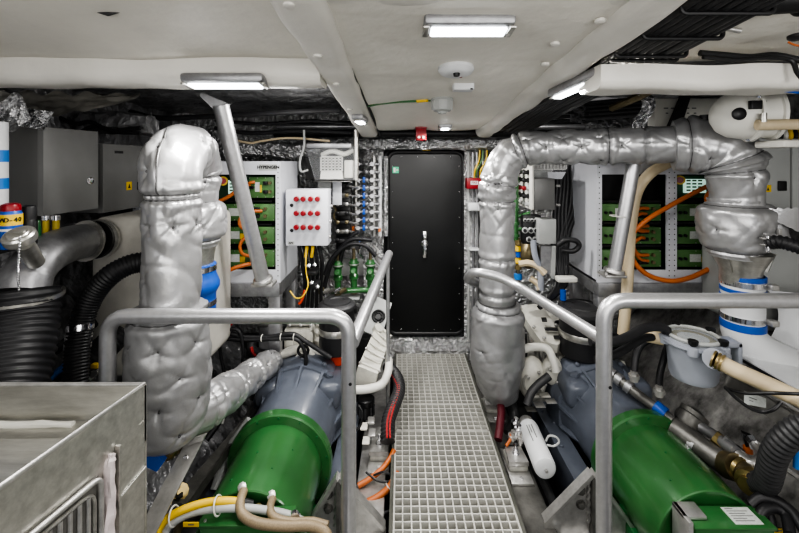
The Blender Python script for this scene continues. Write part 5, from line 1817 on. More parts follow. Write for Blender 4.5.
# quilted pad and black hose at the far right
tag(MB().grid(lambda u, v: P(766 + 50 * u - 6 * v * (1 - u), 210 - 4 * u + v * (6 + 32 * u), 1.84) + V(0, -.03 * sin(u * pi), .004 * (abs(sin(u * 24 + v * 12)) + abs(sin(u * 24 - v * 12)))), 70, 40).build('quilted_pad', 'lag', None, 70),
    'diamond quilted silver pad at the right edge beside the padded exhaust', 'insulation pad')
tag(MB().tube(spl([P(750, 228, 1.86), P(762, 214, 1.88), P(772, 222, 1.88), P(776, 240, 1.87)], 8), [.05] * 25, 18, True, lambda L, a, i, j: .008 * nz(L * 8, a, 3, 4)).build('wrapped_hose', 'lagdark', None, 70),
    'dark grey wrapped hose stub between silver exhaust and quilted pad', 'hose')
corr('black_hose', 'black ribbed hose entering from the right edge below the quilted pad', 'hose', [P(768, 243, 1.78), P(780, 242, 1.74), P(795, 246, 1.70), P(830, 258, 1.62)], .028, 'rubber', .016, .004)
t = T('steel_tap', 'bright steel tap fitting between the silver exhaust and the black hose at right', 'tap', P(768, 250, 1.77))
MB().cyl(P(768, 252, 1.77), P(768, 236, 1.77), .010, n=10).build('stem', 'chrome', t)
MB().box(P(764, 240, 1.765), P(773, 237, 1.79), .003).box(P(764, 246, 1.765), P(773, 243, 1.79), .003).build('clamp_plates', 'alu', t)

# raw water strainer
c = P(693, 339, 1.78)
t = T('water_strainer', 'grey bowl shaped water strainer with a clear bolted lid at the right', 'strainer', c + V(0, 0, -.22))
MB().lathe([(.070, -.175), (.085, -.17), (.092, -.155), (.104, -.02), (.107, -.012), (.124, -.010), (.124, .004), (.106, .006)], c, (0, 0, 1), 44).build('bowl', 'plasgrey', t)
MB().lathe([(.100, .004), (.100, .016), (.089, .022), (.05, .026), (.004, .027)], c, (0, 0, 1), 44).build('clear_lid', 'lid', t)
MB().torus(c + V(0, 0, .018), .097, .008).build('lid_ring', 'ltgrey', t)
MB().lathe([(.085, .002), (.085, .006), (.06, .008), (.06, .003)], c, (0, 0, 1), 30).build('basket', 'bronze', t)
for k in range(5):
    a = -2.2 + k * 1.256
    p = c + V(.109 * cos(a), .109 * sin(a), 0)
    k_ = MB().lathe([(.022, -.03), (.024, -.01), (.024, .006), (.010, .008)], p, (0, 0, 1), 16).build('lug', 'plasgrey', t)
    MB().lathe([(.008, .006), (.018, .016), (.020, .034), (.012, .036)], p, (0, 0, 1), 8).build('wing_nut', 'black', k_)
MB().cyl(c + V(.08, -.05, -.05), P(714, 359, 1.62), .040, n=24).build('outlet_port', 'plasgrey', t)
MB().cyl(c + V(-.10, .05, -.02), c + V(-.17, .09, -.02), .030, n=18).build('inlet_port', 'tan', t)
MB().box(c + V(.12, .02, -.05), c + V(.24, .10, -.03), .004).box(c + V(.22, .02, -.14), c + V(.24, .10, -.03), .004).build('mounting_arm', 'plasgrey', t)
tn = [P(716, 360, 1.60), P(735, 370, 1.56), P(762, 382, 1.50), P(799, 399, 1.42), P(850, 422, 1.30)]
cable('tan_hose', 'thick tan hose running from the grey strainer to the right edge', 'hose', tn, .030, 'tan', None, 20, 10)
for k, (a, b) in enumerate((((712.5, 358.3), (714.5, 359.3)), ((717, 360.5), (719, 361.5)), ((721, 362.5), (723, 363.5)))):
    tag(MB().tube([P(*a, 1.605 - .01 * k), P(*b, 1.60 - .01 * k)], .0345, 22).build('hose_clamp', 'brass'), '%s brass coloured clamp on the tan hose at the strainer' % ['first', 'second', 'third'][k], 'clamp', 'clamps at the strainer port')
cable('tan_pipe', 'tan pipe curving down behind the right grey strut', 'hose', [P(668, 163, 2.30), P(652, 172, 2.32), P(640, 186, 2.33), P(634, 205, 2.34), P(630, 240, 2.33), P(627, 290, 2.30), P(623, 335, 2.26)], .030, 'tan', None, 18, 10)

# white ledge with rails below the elbow
t = T('white_ledge', 'white ledge with two dark grooves running to the right edge under the tan hose', 'ledge', P(770, 380, 1.7))
q = [P(735, 353, 1.90), P(815, 399, 1.58), P(830, 380, 1.75), P(770, 345, 2.02)]
MB().prism(q, (0, 0, -.02)).build('shelf_board', 'white', t)
q = [P(735, 356, 1.885), P(818, 404, 1.56)]
for k, m in enumerate(('black', 'ltgrey', 'black', 'alu')):
    o = V(-.012 * k, -.004 * k, -.018 * k)
    MB().tube([q[0] + o, q[1] + o], .007, 8).build('groove', m, t)
MB().prism([q[0] + V(-.05, -.02, -.07), q[1] + V(-.05, -.02, -.07), q[1] + V(-.085, -.04, -.125), q[0] + V(-.085, -.04, -.125)], (.02, 0, -.004)).build('skirt', 'darkmid', t)
n1 = MB().prism([P(744, 391, 1.62), P(766, 399, 1.55), P(766, 408, 1.545), P(744, 404, 1.61)], (.004, .004, 0)).build('paper_label', 'paper', t)
for k in range(2):
    MB().tube([P(749, 397 + 3 * k, 1.597), P(757, 400 + 3 * k, 1.575)], .0015, 6).build('print_line', 'grey', n1)
cable('thin_black_wire', 'thin black wire sagging in front of the tan hose at right', 'wire', [P(725, 388, 1.55), P(745, 393, 1.48), P(772, 393, 1.42), P(799, 394, 1.38), P(830, 395, 1.3)], .006, 'black')
cable('thin_black_wire', 'thin black wire hanging in a loop below the tan hose at right', 'wire', [P(725, 387, 1.55), P(736, 398, 1.50), P(750, 408, 1.46), P(763, 412, 1.44), P(774, 409, 1.42), P(781, 402, 1.42)], .006, 'black')

# black hoses around the strainer
cable('black_hose', 'thick black hose curving from the strainer to the right rail post', 'hose', [P(668, 331, 1.80), P(660, 327, 1.80), P(645, 328, 1.78), P(628, 337, 1.74), P(612, 342, 1.70), P(590, 341, 1.70)], .020, 'rubber', None, 14)
cable('black_hose', 'second black hose from the strainer, running lower to the right rail post', 'hose', [P(660, 337, 1.85), P(645, 338, 1.82), P(630, 346, 1.78), P(614, 355, 1.74), P(596, 360, 1.72)], .017, 'rubber', None, 14)
cable('black_hose', 'black hose dropping down the hull left of the strainer', 'hose', [P(655, 338, 1.88), P(642, 344, 1.90), P(636, 356, 1.90), P(634, 372, 1.88)], .016, 'rubber', None, 12)
cable('black_hose', 'black hose dropping right below the strainer edge', 'hose', [P(668, 345, 1.90), P(664, 358, 1.90), P(660, 374, 1.88), P(659, 388, 1.84)], .015, 'rubber', None, 12)
for k, (x, y, Y) in enumerate(((634, 375, 1.87), (659, 390, 1.83))):
    t = T('hose_tail', 'steel hose tail at the foot of the black hose, %s' % ['left of the strainer', 'below the strainer'][k], 'fitting', P(x, y + 5, Y))
    MB().lathe([(.018, 0), (.018, .015), (.024, .015), (.024, .03), (.015, .03), (.015, .045)], P(x, y + 6, Y), (0, 0, 1), 10).build('nut', 'alu', t)
cable('black_hose_bend', 'dark tube curving from the right gearbox down to the oil filter', 'hose', [P(549, 376, 2.28), P(539, 384, 2.26), P(531, 393, 2.24), P(527, 405, 2.22)], .022, 'rubberg', None, 14)

# pipe assembly beside the right generator
pp = [P(604, 368, 2.15), P(640, 396, 2.00), P(672, 420, 1.90), P(703, 442, 1.80), P(726, 460, 1.72)]
t = T('cooling_pipe', 'long grey steel pipe with couplings beside the right green drum', 'pipe', P(660, 412, 1.95))
MB().tube(pp[:3], .024, 18).build('thin_pipe', 'darkmid', t)
MB().tube([pp[2] + V(.0, 0, -.03), pp[3] + V(0, 0, -.03), pp[4] + V(0, 0, -.02)], .048, 22).build('thick_pipe', 'darkmid', t)
MB().tube([P(690, 436, 1.84) + V(0, 0, -.03), P(696, 440, 1.82) + V(0, 0, -.03)], .053, 22).build('coupling', 'galv', t)
for f in (.15, .35, .62):
    p = pp[0].lerp(pp[1], f)
    MB().tube([p, p + (pp[1] - pp[0]).normalized() * .03], .031, 18).build('coupling', 'galv', t)
p = P(655, 406, 1.955)
MB().tube([p, p + (pp[1] - pp[0]).normalized() * .05], .031, 18).build('blue_joint', 'blue', t)
t = T('metal_tee', 'dull grey metal tee housing on the hull side right of the green flange', 'pipe fitting', P(693, 425, 1.9))
MB().lathe([(.045, 0), (.055, .02), (.055, .06), (.06, .065), (.06, .085), (.03, .09)], P(686, 428, 1.90), (.7, .2, .8), 24).build('housing', 'darkmid', t)
MB().sphere(P(690, 418, 1.93), .06, (1.1, 1, .8), 20, 12).build('bulb', 'darkmid', t)
MB().tube(spl([P(696, 424, 1.88), P(712, 434, 1.82), P(724, 443, 1.76), P(736, 452, 1.70)], 6), .024, 14).build('branch', 'galv', t)
for k, (x, y, r, m) in enumerate(((714, 436, .030, 'brass'), (722, 440, .028, 'galv'), (731, 448, .030, 'chrome'), (740, 456, .027, 'alu'))):
    q = P(x, y, 1.80 - .03 * k)
    MB().tube([q, q + V(.02, -.03, -.016)], r, 8).build('nut', m, t)
t = T('elbow_pipe', 'steel elbow pipe bending up beside the black valve lever on the right hull', 'pipe', P(750, 460, 1.68))
MB().tube(fillet([P(738, 454, 1.70), P(752, 466, 1.64), P(764, 456, 1.66), P(752, 440, 1.74)], .03), .019, 14).build('elbow', 'alu', t)
MB().tube([P(752, 440, 1.74), P(756, 446, 1.71)], .026, 8).build('nut', 'chrome', t)
t = T('lever_tap', 'black lever tap with an orange collar on the right hull', 'tap', P(748, 447, 1.76))
MB().prism([P(742, 433, 1.76), P(752, 437, 1.74), P(751, 446, 1.74), P(746, 447, 1.75)], (.01, .02, 0)).build('lever', 'black', t)
MB().cyl(P(748, 452, 1.75), P(748, 447, 1.75), .018, n=14).build('collar', 'orange', t)
cb = P(752, 474, 1.60)
t = T('brass_valve', 'bronze valve with brass rings at the end of the grey pipe', 'valve', cb + V(0, 0, -.08))
dx = (pp[4] - pp[3]).normalized()
MB().tube([pp[4] + V(0, 0, -.02), P(738, 468, 1.66)], .052, 24).build('dark_sleeve', 'bronze', t)
MB().tube([P(738, 468, 1.665), P(742, 471, 1.65)], .048, 24).build('brass_ring', 'brass', t)
MB().tube([P(742, 471, 1.65), P(756, 482, 1.58)], .042, 24).build('body', 'bronze', t)
MB().lathe([(.042, 0), (.042, .03), (.05, .032), (.05, .05), (.034, .055), (.034, .07)], P(754, 478, 1.60), V(-.75, -.5, -.05), 24).build('side_cap', 'brass', t)
MB().lathe([(.046, 0), (.046, .012)], P(757, 482, 1.58), (.8, -.55, -.2), 24).build('brass_collar', 'brass', t)
corr('black_hose', 'thick black ribbed hose rising from the bronze valve to the right edge', 'hose', [P(758, 484, 1.56), P(766, 482, 1.50), P(770, 470, 1.46), P(774, 455, 1.43), P(784, 440, 1.40), P(800, 428, 1.37), P(830, 415, 1.32)], .038, 'rubberg', .020, .006, n=26)
for k, pts in enumerate(([(750, 505, 1.5), (760, 498, 1.5), (775, 500, 1.48), (790, 510, 1.45), (799, 522, 1.42), (815, 550, 1.36)], [(758, 520, 1.46), (764, 510, 1.47), (776, 508, 1.47), (786, 516, 1.45), (790, 535, 1.40)], [(745, 512, 1.5), (756, 508, 1.5), (768, 514, 1.48), (772, 530, 1.45)])):
    cable('black_cable', ['outer black cable curling round the bronze valve foot in the lower right corner', 'middle black cable curl in the lower right corner', 'inner black cable curl touching the green terminal box at right'][k], 'cable', [P(*p) for p in pts], .018, 'rubber', 'black cable curls at the lower right', 12)
tag(MB().tube([P(797, 468, 1.42), P(799, 440, 1.42)], .012, 14).build('teal_tube', 'bluet'), 'small blue tube standing at the right edge beside the black ribbed hose', 'tube')
cable('pale_pipe', 'thin pale pipe running to the right edge behind the black ribbed hose', 'pipe', [P(778, 464, 1.56), P(799, 478, 1.48), P(830, 500, 1.40)], .009, 'alu')

# ================================================================ right of the door
t = T('alarm_box', 'red alarm call box with a white label right of the door', 'alarm', P(474, 188, 3.1))
MB().box(P(467, 189, 3.08), P(479.5, 177.5, 3.18), .006).build('housing', 'red', t)
pl = MB().box(P(470.8, 184.6, 3.076), P(478, 181, 3.08)).build('white_label', 'white', t)
text('FIRE', .024, P(474.4, 182.9, 3.075), (1, 0, 0), (0, 0, 1), 'red', pl, bold=.0005)
t = T('junction_box', 'small white junction box below the red alarm box', 'box', P(473, 211, 3.1))
MB().box(P(468.5, 211, 3.08), P(478.5, 202, 3.18), .006).build('housing', 'white', t)
MB().box(P(469.5, 210, 3.075), P(477.5, 203, 3.08), .003).build('lid', 'white', t)
for k, x in enumerate((468.5, 473, 477, 483)):
    cable('conduit', 'thin grey conduit on the foil wall right of the door, %s from the door' % ['first', 'second', 'third', 'fourth'][k], 'conduit', [P(x, 152, 3.20), P(x, 195, 3.20), P(x + .5, 235, 3.20), P(x, 300, 3.20), P(x, 340, 3.18)], .012, ['ltgrey', 'galv', 'galv', 'alu'][k], 'conduits right of the door')
for k, (xa, xb) in enumerate(((480, 474), (483, 476), (487, 480))):
    cable('earth_cable', 'yellow green wire dropping to the red alarm box, %s of three' % ['leftmost', 'middle', 'rightmost'][k], 'wire', [P(xa, 150, 3.1), P(xa - 1, 160, 3.1), P(xb + 1, 170, 3.1), P(xb, 178, 3.14)], .007, ['yellow', 'greenm', 'yellow'][k])
tag(MB().box(P(470, 251, 3.12), P(478, 247, 3.2), .006).build('wall_bracket', 'white'), 'small white wall bracket right of the door', 'bracket')

t = T('switch_box', 'grey switch box with black and red knobs right of the silver column', 'control panel', P(540, 210, 2.7))
xl, xr = (532 - VX) / F * 2.55, (555 - VX) / F * 2.55
zl, zt = Zp(210, 2.55), Zp(178.5, 2.55)
MB().box((xl + .014, 2.55, zl), (xr, 2.86, zt), .004).build('housing', 'grey', t)
MB().box((xl, 2.55, zl), (xl + .013, 2.87, zt + .10), .003).build('knob_panel', 'offwhite', t)
for j in range(5):
    z = zl + .03 + j * .052
    for i in range(3):
        c = V(xl, 2.62 + i * .09, z)
        k = MB().lathe([(.018, 0), (.018, .006), (.013, .008), (.012, .02)], c, (-1, 0, 0), 14).build('selector_knob', 'ltgrey' if j in (0, 2) else 'black', t)
        if j != 0:
            MB().lathe([(.013, .018), (.015, .022), (.015, .036), (.010, .04)], c, (-1, 0, 0), 14).build('knob_cap', ['offwhite', 'black', 'red', 'black', 'rubberg'][j], k)
for y in (186, 205):
    MB().cyl(P(556, y, 2.6), P(560, y, 2.6), .008, n=8).build('hinge_pin', 'alu', t)
t = T('clear_hood', 'clear plastic hood over a perforated grey guard under the right silver pipe', 'hood', P(550, 179, 2.7))
MB().prism([P(532, 164, 2.62), P(570, 164, 2.62), P(562, 179, 2.62), P(533, 179, 2.62)], (0, .008, 0)).build('front_sheet', 'clear', t)
MB().prism([P(532, 164, 2.63), P(570, 164, 2.63), P(570, 164, 2.9), P(532, 164, 2.9)], (0, 0, .006)).build('top_sheet', 'clear', t)
MB().prism([P(548, 172, 2.63), P(566, 172, 2.63), P(562, 179, 2.63), P(548, 179, 2.63)], (0, .006, 0)).build('white_corner', 'panelw', t)
t = T('perforated_guard', 'grey guard with rows of holes inside the right clear hood', 'guard', P(548, 170, 2.75))
m = MB()
c0, c1 = P(533, 163, 2.70), P(566, 169, 2.70)
for i in range(11):
    x = c0.x + (c1.x - c0.x) * i / 10
    m.box((x - .006, 2.70, c1.z), (x + .006, 2.708, c0.z))
for j in range(4):
    z = c1.z + (c0.z - c1.z) * j / 3
    m.box((c0.x, 2.70, z - .005), (c1.x, 2.708, z + .005))
m.build('hole_plate', 'mesh', t)
MB().box(P(534, 178, 2.72), P(547, 170, 2.80), .006).build('lower_box', 'ltgrey', t)
tag(MB().box(P(539, 244, 2.56), P(550.5, 217, 2.66), .003).build('grey_plate_box', 'ltgrey'), 'tall light grey box below the switch box', 'box')
t = T('plug_panel', 'black panel of round cable plugs below the switch box', 'plug panel', P(530, 242, 2.62))
MB().box(P(523, 244, 2.64), P(538, 214, 2.70), .004).build('panel', 'black', t)
for j, (y, xs, r) in enumerate(((220, (525, 528.5, 532, 535.5), .012), (230, (525, 531, 536), .020), (239, (529, 535), .018))):
    for x in xs:
        p = MB().lathe([(r, 0), (r, .02), (r * .75, .024)], P(x, y, 2.64), (-.3, -1, 0), 14).build('plug_ring', 'ltgrey', t)
        MB().lathe([(r * .6, .022), (r * .6, .03)], P(x, y, 2.64), (-.3, -1, 0), 12).build('plug_core', 'black', p)
t = T('green_pipe', 'bright green vertical pipe between the silver column and the switch box', 'pipe', P(516, 242, 2.7))
MB().cyl(P(515.5, 168, 2.70), P(515, 240, 2.70), .022, n=16).build('riser', 'green', t)
for y in (180, 195, 208, 222, 234):
    MB().cyl(P(515.3, y, 2.70), P(515.3, y + 2.5, 2.70), .028, n=16).build('joint', 'green', t)
MB().cyl(P(515, 230, 2.70), P(524, 228, 2.68), .014, n=12).cyl(P(515, 217, 2.70), P(530, 213, 2.68), .012, n=12).build('branch', 'green', t)
t = T('brass_manifold', 'brass fittings with a blue tap right of the silver column, under the green pipe', 'manifold', P(518, 290, 2.7))
for k, (y, m, r) in enumerate(((240, 'brass', .020), (246, 'yellow', .018), (252, 'blue', .016), (258, 'yellow', .018), (264, 'brass', .022), (274, 'bluet', .026))):
    MB().cyl(P(518, y, 2.68), P(518, y + 5, 2.68), r, n=12).build('fitting', m, t)
MB().cyl(P(518, 238, 2.70), P(518, 285, 2.70), .012, n=10).build('riser', 'bronze', t)
cable('tan_hose', 'short tan hose bending down beside the brass fittings right of the silver column', 'hose', [P(519, 264, 2.66), P(529, 263, 2.64), P(538, 267, 2.62), P(545, 274, 2.6)], .022, 'tan')
cable('tan_hose', 'lower tan hose stub with brass nuts right of the silver column', 'hose', [P(530, 278, 2.66), P(538, 284, 2.64), P(540, 290, 2.62)], .020, 'tan')
tag(MB().sphere(P(529, 254, 2.85), .075, (1, 1, 1.4), 20, 12).build('filter_bowl', 'bronze'), 'dull brown round filter bowl right of the silver column', 'filter')
tag(MB().tube(spl([P(533, 240, 2.62), P(535, 255, 2.62), P(540, 270, 2.62), P(541, 290, 2.62)], 6), .020, 12).build('grey_hose', 'plasgrey'), 'grey hose hanging below the plug panel', 'hose')
t = T('grey_channel', 'pale grey upright channel below the tall light grey box', 'channel', P(550, 280, 2.6))
MB().prism([P(541, 246, 2.60), P(556, 246, 2.60), P(555, 280, 2.60), P(541, 268, 2.60)], (0, .03, 0)).build('plate', 'galv', t)
MB().prism([P(552, 246, 2.59), P(556, 246, 2.59), P(555, 280, 2.59), P(551, 278, 2.59)], (0, .01, 0)).build('edge', 'ltgrey', t)
for k in range(7):
    x = 556 + 3.6 * k
    x2 = [552, 556, 560, 564, 559, 562, 566][k]
    cable('black_cable', 'black cable hanging between switch box and right inverter cabinet, %s from the left' % ['first', 'second', 'third', 'fourth', 'fifth', 'sixth', 'seventh'][k], 'cable',
          [P(x, 162, 2.78), P(x + 1, 185, 2.76), P(x - 1, 210, 2.74), P(x2 + 2, 235, 2.70), P(x2, 262, 2.64), P(x2 + 4 - k, 285, 2.58), P(545 - k, 302 + k, 2.5)], .016, 'rubber', 'black cables right of the switch box', 10)
cable('black_cable', 'black cable loop sticking out to the right below the switch box', 'cable', [P(558, 245, 2.5), P(566, 240, 2.48), P(576, 241, 2.47), P(579, 246, 2.47), P(573, 251, 2.48), P(562, 250, 2.5)], .016, 'rubber', None, 12)
tag(MB().box(P(558, 283, 2.5), P(574, 275, 2.56), .01).build('white_bracket', 'offwhite'), 'small white bracket at the lower left corner of the right inverter cabinet', 'bracket')
tag(MB().cyl(P(563, 300, 2.5), P(563, 290, 2.5), .018, n=14).build('blue_plug', 'blue'), 'small blue plug under the right inverter cabinet beside the black cables', 'plug')

# ================================================================ hoses and cables over and beside the engines
corr('black_red_hose', 'black ribbed hose with a red stripe beside the walkway, next to the left engine', 'hose', [P(388, 366, 2.55), P(397, 378, 2.44), P(399, 390, 2.36), P(394, 405, 2.24), P(388, 422, 2.14), P(388, 442, 2.06)], .034, 'rubberg', .018, .006)
for k, o in enumerate((0, 1)):
    cable('red_stripe_line', '%s thin red line along the black ribbed hose beside the walkway' % ['left', 'right'][k], 'line', [P(390 + 3 * o, 372, 2.47), P(397 + 2 * o, 385, 2.36), P(396 + 2 * o, 395, 2.28), P(390 + 3 * o, 410, 2.17), P(387 + 3 * o, 424, 2.09), P(387 + 3 * o, 438, 2.03)], .005, 'redrub')
cable('maroon_hose', 'dark red hose dropping beside the walkway under the silver column', 'hose', [P(486, 382, 2.42), P(495, 392, 2.38), P(501, 408, 2.28), P(500, 425, 2.20), P(498, 440, 2.14)], .022, 'maroon', None, 14)
cable('grey_hose', 'grey hose behind the dark red one under the silver column', 'hose', [P(505, 392, 2.44), P(512, 405, 2.40), P(514, 420, 2.34), P(508, 434, 2.28)], .030, 'rubberg', None, 14)
ocable([P(394, 450, 2.06), P(389, 460, 2.02), P(381, 470, 1.98), P(368, 480, 1.94), P(358, 486, 1.92)], 'upper orange cable at the foot of the left engine mount', .013)
ocable([P(397, 472, 1.96), P(390, 486, 1.90), P(382, 494, 1.88), P(370, 501, 1.86), P(360, 503, 1.86)], 'lower orange cable at the foot of the left engine mount', .015)
cable('thin_black_wire', 'thin black wire tied round the orange cables left of the walkway', 'wire', [P(366, 472, 1.96), P(376, 480, 1.93), P(386, 482, 1.92), P(393, 478, 1.93), P(384, 472, 1.95), P(372, 476, 1.95)], .005, 'black')
zip_tie(P(389, 487, 1.90), .019, (.6, .3, .6), 'white tie on the lower orange cable left of the walkway')
cable('black_cable', 'black cable lying at the walkway edge below the orange cables', 'cable', [P(398, 508, 1.85), P(388, 512, 1.82), P(376, 516, 1.80), P(364, 517, 1.78)], .009, 'rubber')
for k, pts in enumerate(([(205, 336), (225, 333), (245, 337), (270, 337), (292, 334), (305, 341), (322, 352), (331, 358)], [(206, 339), (228, 339), (250, 340), (275, 339), (295, 339), (303, 347), (306, 360), (304, 372)], [(224, 335), (232, 329), (240, 333), (243, 350), (242, 372)], [(221, 336), (220, 350), (224, 372), (226, 384)])):
    cable('black_cable', ['thick black cable running across above the left engine behind the rail', 'second black cable just below it, bending down to the lifting eye', 'black cable looping down beside the left engine', 'black cable hanging beside the silver column over the left engine'][k], 'cable', [P(x, y, 2.32 - .01 * k) for x, y in pts], [.0135, .011, .009, .009][k], 'rubber', 'black cables over the left engine', 12)
for k, x in enumerate((262, 281, 294)):
    zip_tie(P(x, [338, 337, 337][k], 2.31), .018, (1, 0, 0), 'cable tie on the black cables over the left engine, %s' % ['nearest the silver column', 'middle', 'nearest the air cleaner'][k])
cable('black_red_hose', 'black hose with a red underside bending into the left engine', 'hose', [P(252, 340, 2.5), P(252, 349, 2.48), P(260, 354, 2.46), P(275, 355, 2.45), P(282, 354, 2.45)], .030, 'rubberg', None, 16)
cable('red_stripe_line', 'red line along the under side of the bent black hose on the left engine', 'line', [P(251, 347, 2.45), P(254, 354, 2.44), P(263, 358, 2.43), P(276, 359, 2.42)], .010, 'redrub')
cable('red_hose', 'thin dark red hose behind the silver column above the black cables', 'hose', [P(212, 317, 2.4), P(224, 319, 2.4), P(231, 326, 2.4)], .012, 'redrub')
t = T('grey_filter_post', 'grey box post standing behind the black cables left of the engine', 'post', P(262, 360, 2.6))
MB().box(P(258, 372, 2.60), P(275, 322, 2.68), .015).build('post', 'galv', t)
MB().box(P(257, 326, 2.59), P(276, 320, 2.69), .006).build('cap', 'alu', t)
cable('white_wire', 'thin white wire dropping beside the silver column', 'wire', [P(210, 319, 2.35), P(217, 323, 2.34), P(223, 331, 2.33)], .005, 'offwhite')
cable('cream_pipe', 'cream curved pipe in front of the left starter casting', 'pipe', [P(280, 356, 2.42), P(292, 352, 2.42), P(305, 350, 2.42), P(312, 356, 2.42), P(316, 368, 2.42)], .020, 'enginew', None, 14)
cable('cream_pipe', 'thin cream pipe loop beside the lifting eye of the left gearbox', 'pipe', [P(294, 368, 2.40), P(296, 358, 2.40), P(301, 354, 2.40), P(305, 360, 2.40)], .009, 'offwhite')
cable('black_cable', 'black wire loop hanging at the right side of the left gearbox', 'wire', [P(358, 405, 2.05), P(362, 412, 2.03), P(361, 424, 2.01), P(356, 430, 2.0)], .006, 'black')
cable('grey_wire_loop', 'pale wire loop beside the white oil filter', 'wire', [P(546, 441, 1.98), P(549, 436, 1.98), P(556, 437, 1.97), P(559, 442, 1.96), P(554, 446, 1.96), P(547, 445, 1.97)], .005, 'ltgrey')
cable('dark_pipe', 'dark pipe lying in the bilge between walkway and right gearbox', 'pipe', [P(520, 440, 2.3), P(535, 465, 2.1), P(552, 500, 1.9), P(560, 530, 1.78)], .022, 'rubberg')
cable('yellow_line', 'short yellow line at the nearer right engine mount', 'line', [P(506, 446, 2.10), P(510, 440, 2.12), P(511, 434, 2.14)], .008, 'orange')
for k, (x, y, Y, m) in enumerate(((518, 432, 2.16, 'chrome'), (512, 438, 2.14, 'alu'), (521, 440, 2.12, 'alu'), (515, 425, 2.2, 'chrome'))):
    tag(MB().lathe([(.016, -.03), (.016, 0), (.024, 0), (.024, .018), (.012, .02), (.012, .045)], P(x, y, Y), (.1, -.2, 1), 8).build('steel_fitting', m), 'small steel pipe fitting beside the nearer right engine mount', 'fitting', 'small fittings at the oil filter')
random.seed(5)
for k, (x, y, Y) in enumerate(((530, 398, 2.30), (536, 408, 2.26), (527, 412, 2.26), (541, 398, 2.3), (547, 404, 2.26), (532, 392, 2.34))):
    tag(MB().box(P(x, y, Y), P(x + 7, y - 6, Y + .05), .010).build('engine_fitting', ['enginewd', 'alu', 'darkmid'][k % 3]), 'small pale casting between the silver column and the right gearbox', 'engine fitting', 'small castings on the right engine')
for k, (x, y, Y) in enumerate(((372, 432, 2.1), (366, 440, 2.05), (371, 420, 2.2), (364, 426, 2.16))):
    tag(MB().box(P(x - 4, y + 5, Y), P(x + 4, y - 4, Y + .06), .012).build('engine_fitting', ['alu', 'enginew'][k % 2]), 'small pale casting between the left gearbox and its mount', 'engine fitting', 'small castings beside the left gearbox')

# ================================================================ overhead cable run at the right
random.seed(9)
for k in range(18):
    lay = k // 9
    X0 = .675 + .0235 * (k % 9) + .010 * lay + random.uniform(-.003, .003)
    pts = []
    for Y in (-.3, .3, .8, 1.2, 1.6, 2.1, 2.7):
        pts.append(V(X0 + random.uniform(-.004, .004), Y, zb(Y) + .020 + .026 * lay + random.uniform(-.003, .003)))
    cable('power_cable', 'black cable of the thick overhead run along the right ceiling beam', 'cable', pts, .0112, 'rubberg', 'black cables of the overhead run', 10, 6)
for k, Y in enumerate((.95, 1.10, 1.24, 1.28)):
    t = MB().tube(fillet([V(.665, Y, zb(Y) + .06), V(.665, Y, zb(Y) + .005), V(.885, Y, zb(Y) + .005), V(.885, Y, zb(Y) + .06)], .015), .006, 8).build('cable_strap', 'black')
    tag(t, 'black strap holding the overhead cable run, %s from the front' % ['first', 'second', 'third', 'fourth'][k], 'strap')
tag(MB().tube([P(690, 22, 1.13), P(740, 31, 1.13)], .007, 10).build('cable_hanger', 'alu'), 'steel hanger rod under the overhead cable run', 'rod')
cable('black_cable', 'long black cable along the top of the right cross beam', 'cable', [P(700, 53, 1.27), P(725, 55, 1.27), P(750, 57, 1.27), P(775, 55, 1.27), P(800, 60, 1.26), P(830, 66, 1.25)], .010, 'black')
cable('black_cable', 'second black cable lower on the right cross beam, hanging at the right edge', 'cable', [P(703, 57, 1.26), P(735, 60, 1.26), P(765, 58, 1.26), P(790, 60, 1.26), P(797, 72, 1.25), P(803, 80, 1.24)], .007, 'black')
cable('blue_wire', 'thin blue and white wire under the right cross beam', 'wire', [P(757, 88, 1.36), P(775, 90, 1.36), P(800, 93, 1.36), P(830, 98, 1.36)], .004, 'blue')
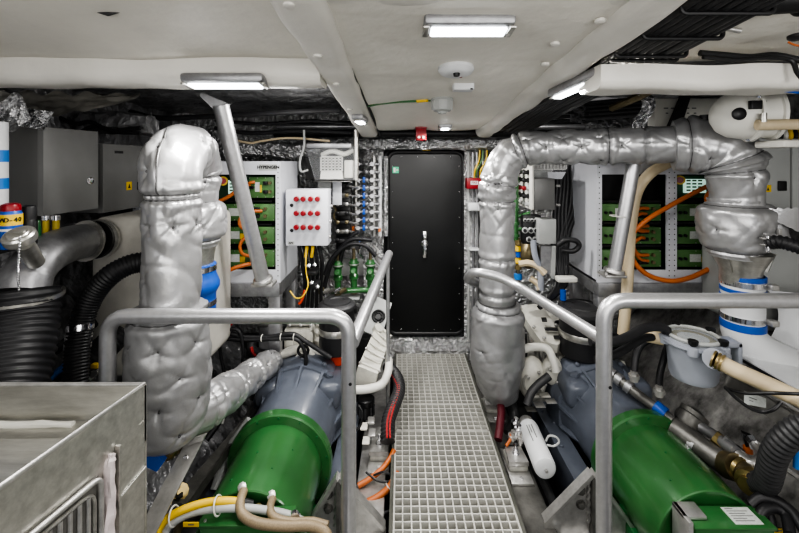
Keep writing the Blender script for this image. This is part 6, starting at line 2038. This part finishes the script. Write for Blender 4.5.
cable('lamp_cable', 'short black cable from the slanted right lamp', 'cable', [P(598, 78, 1.42), P(606, 78, 1.42), P(611, 74, 1.42), P(613, 68, 1.40)], .005, 'black')
t = T('ceiling_hole', 'dark ceiling fitting at the right edge with orange wire', 'fitting', P(795, 38, 1.15))
MB().lathe([(.022, 0), (.022, .008), (.014, .014)], P(797, 35, 1.15), (0, -.1, -1), 20).build('cap', 'darkst', t)
MB().tube(spl([P(788, 42, 1.15), P(795, 45, 1.14), P(808, 47, 1.13)], 5), .003, 8).build('orange_wire', 'orange', t)
tag(MB().cyl(P(742, 4, .98), P(800, 0, .98), .03, n=18).build('dark_tube', 'black'), 'thick dark tube crossing below the overhead cables at the top right', 'tube')
tag(MB().sphere(P(800, 6, 1.0), .022, (1, 1, 1.2)).build('ceiling_fitting', 'black'), 'black round knob on the ceiling in the top right corner', 'knob')
# foil and dark stuff in the right ceiling bay
tag(MB().grid(lambda u, v: P(637 + 14 * u + 5 * sin(v * 5), 94 + 34 * v, 1.9 + .05 * nz(u * 4, v * 6, 3, 2)), 14, 24).build('foil_scrap', 'foil', None, 60), 'crumpled foil strip hanging under the right ceiling bay', 'foil')
tag(MB().grid(lambda u, v: P(570 + 60 * u, 100 + 22 * v + 6 * u, 2.5 + .06 * nz(u * 8, v * 4, 6, 2)), 30, 14).build('foil_sheet', 'foilshade', None, 60), 'shade-toned crinkled insulation sheet above the right silver pipe', 'insulation')
for k in range(5):
    cable('dark_cable', 'dark cable in the shadow above the right silver pipe, %s' % ['lowest', 'second lowest', 'middle', 'second highest', 'highest'][k], 'cable', [P(520, 124 - 4 * k, 2.7), P(560, 121 - 4 * k, 2.6), P(600, 118 - 4 * k, 2.45), P(650, 114 - 4 * k, 2.3)], .012, 'rubberg')
cable('wood_batten', 'brown batten slanting under the right ceiling bay', 'batten', [P(612, 108, 2.1), P(640, 96, 1.9), P(662, 84, 1.75)], .02, 'bronze')

SC.view_settings.view_transform = 'AgX'
SC.view_settings.look = 'AgX - High Contrast'
SC.view_settings.exposure = 0.08
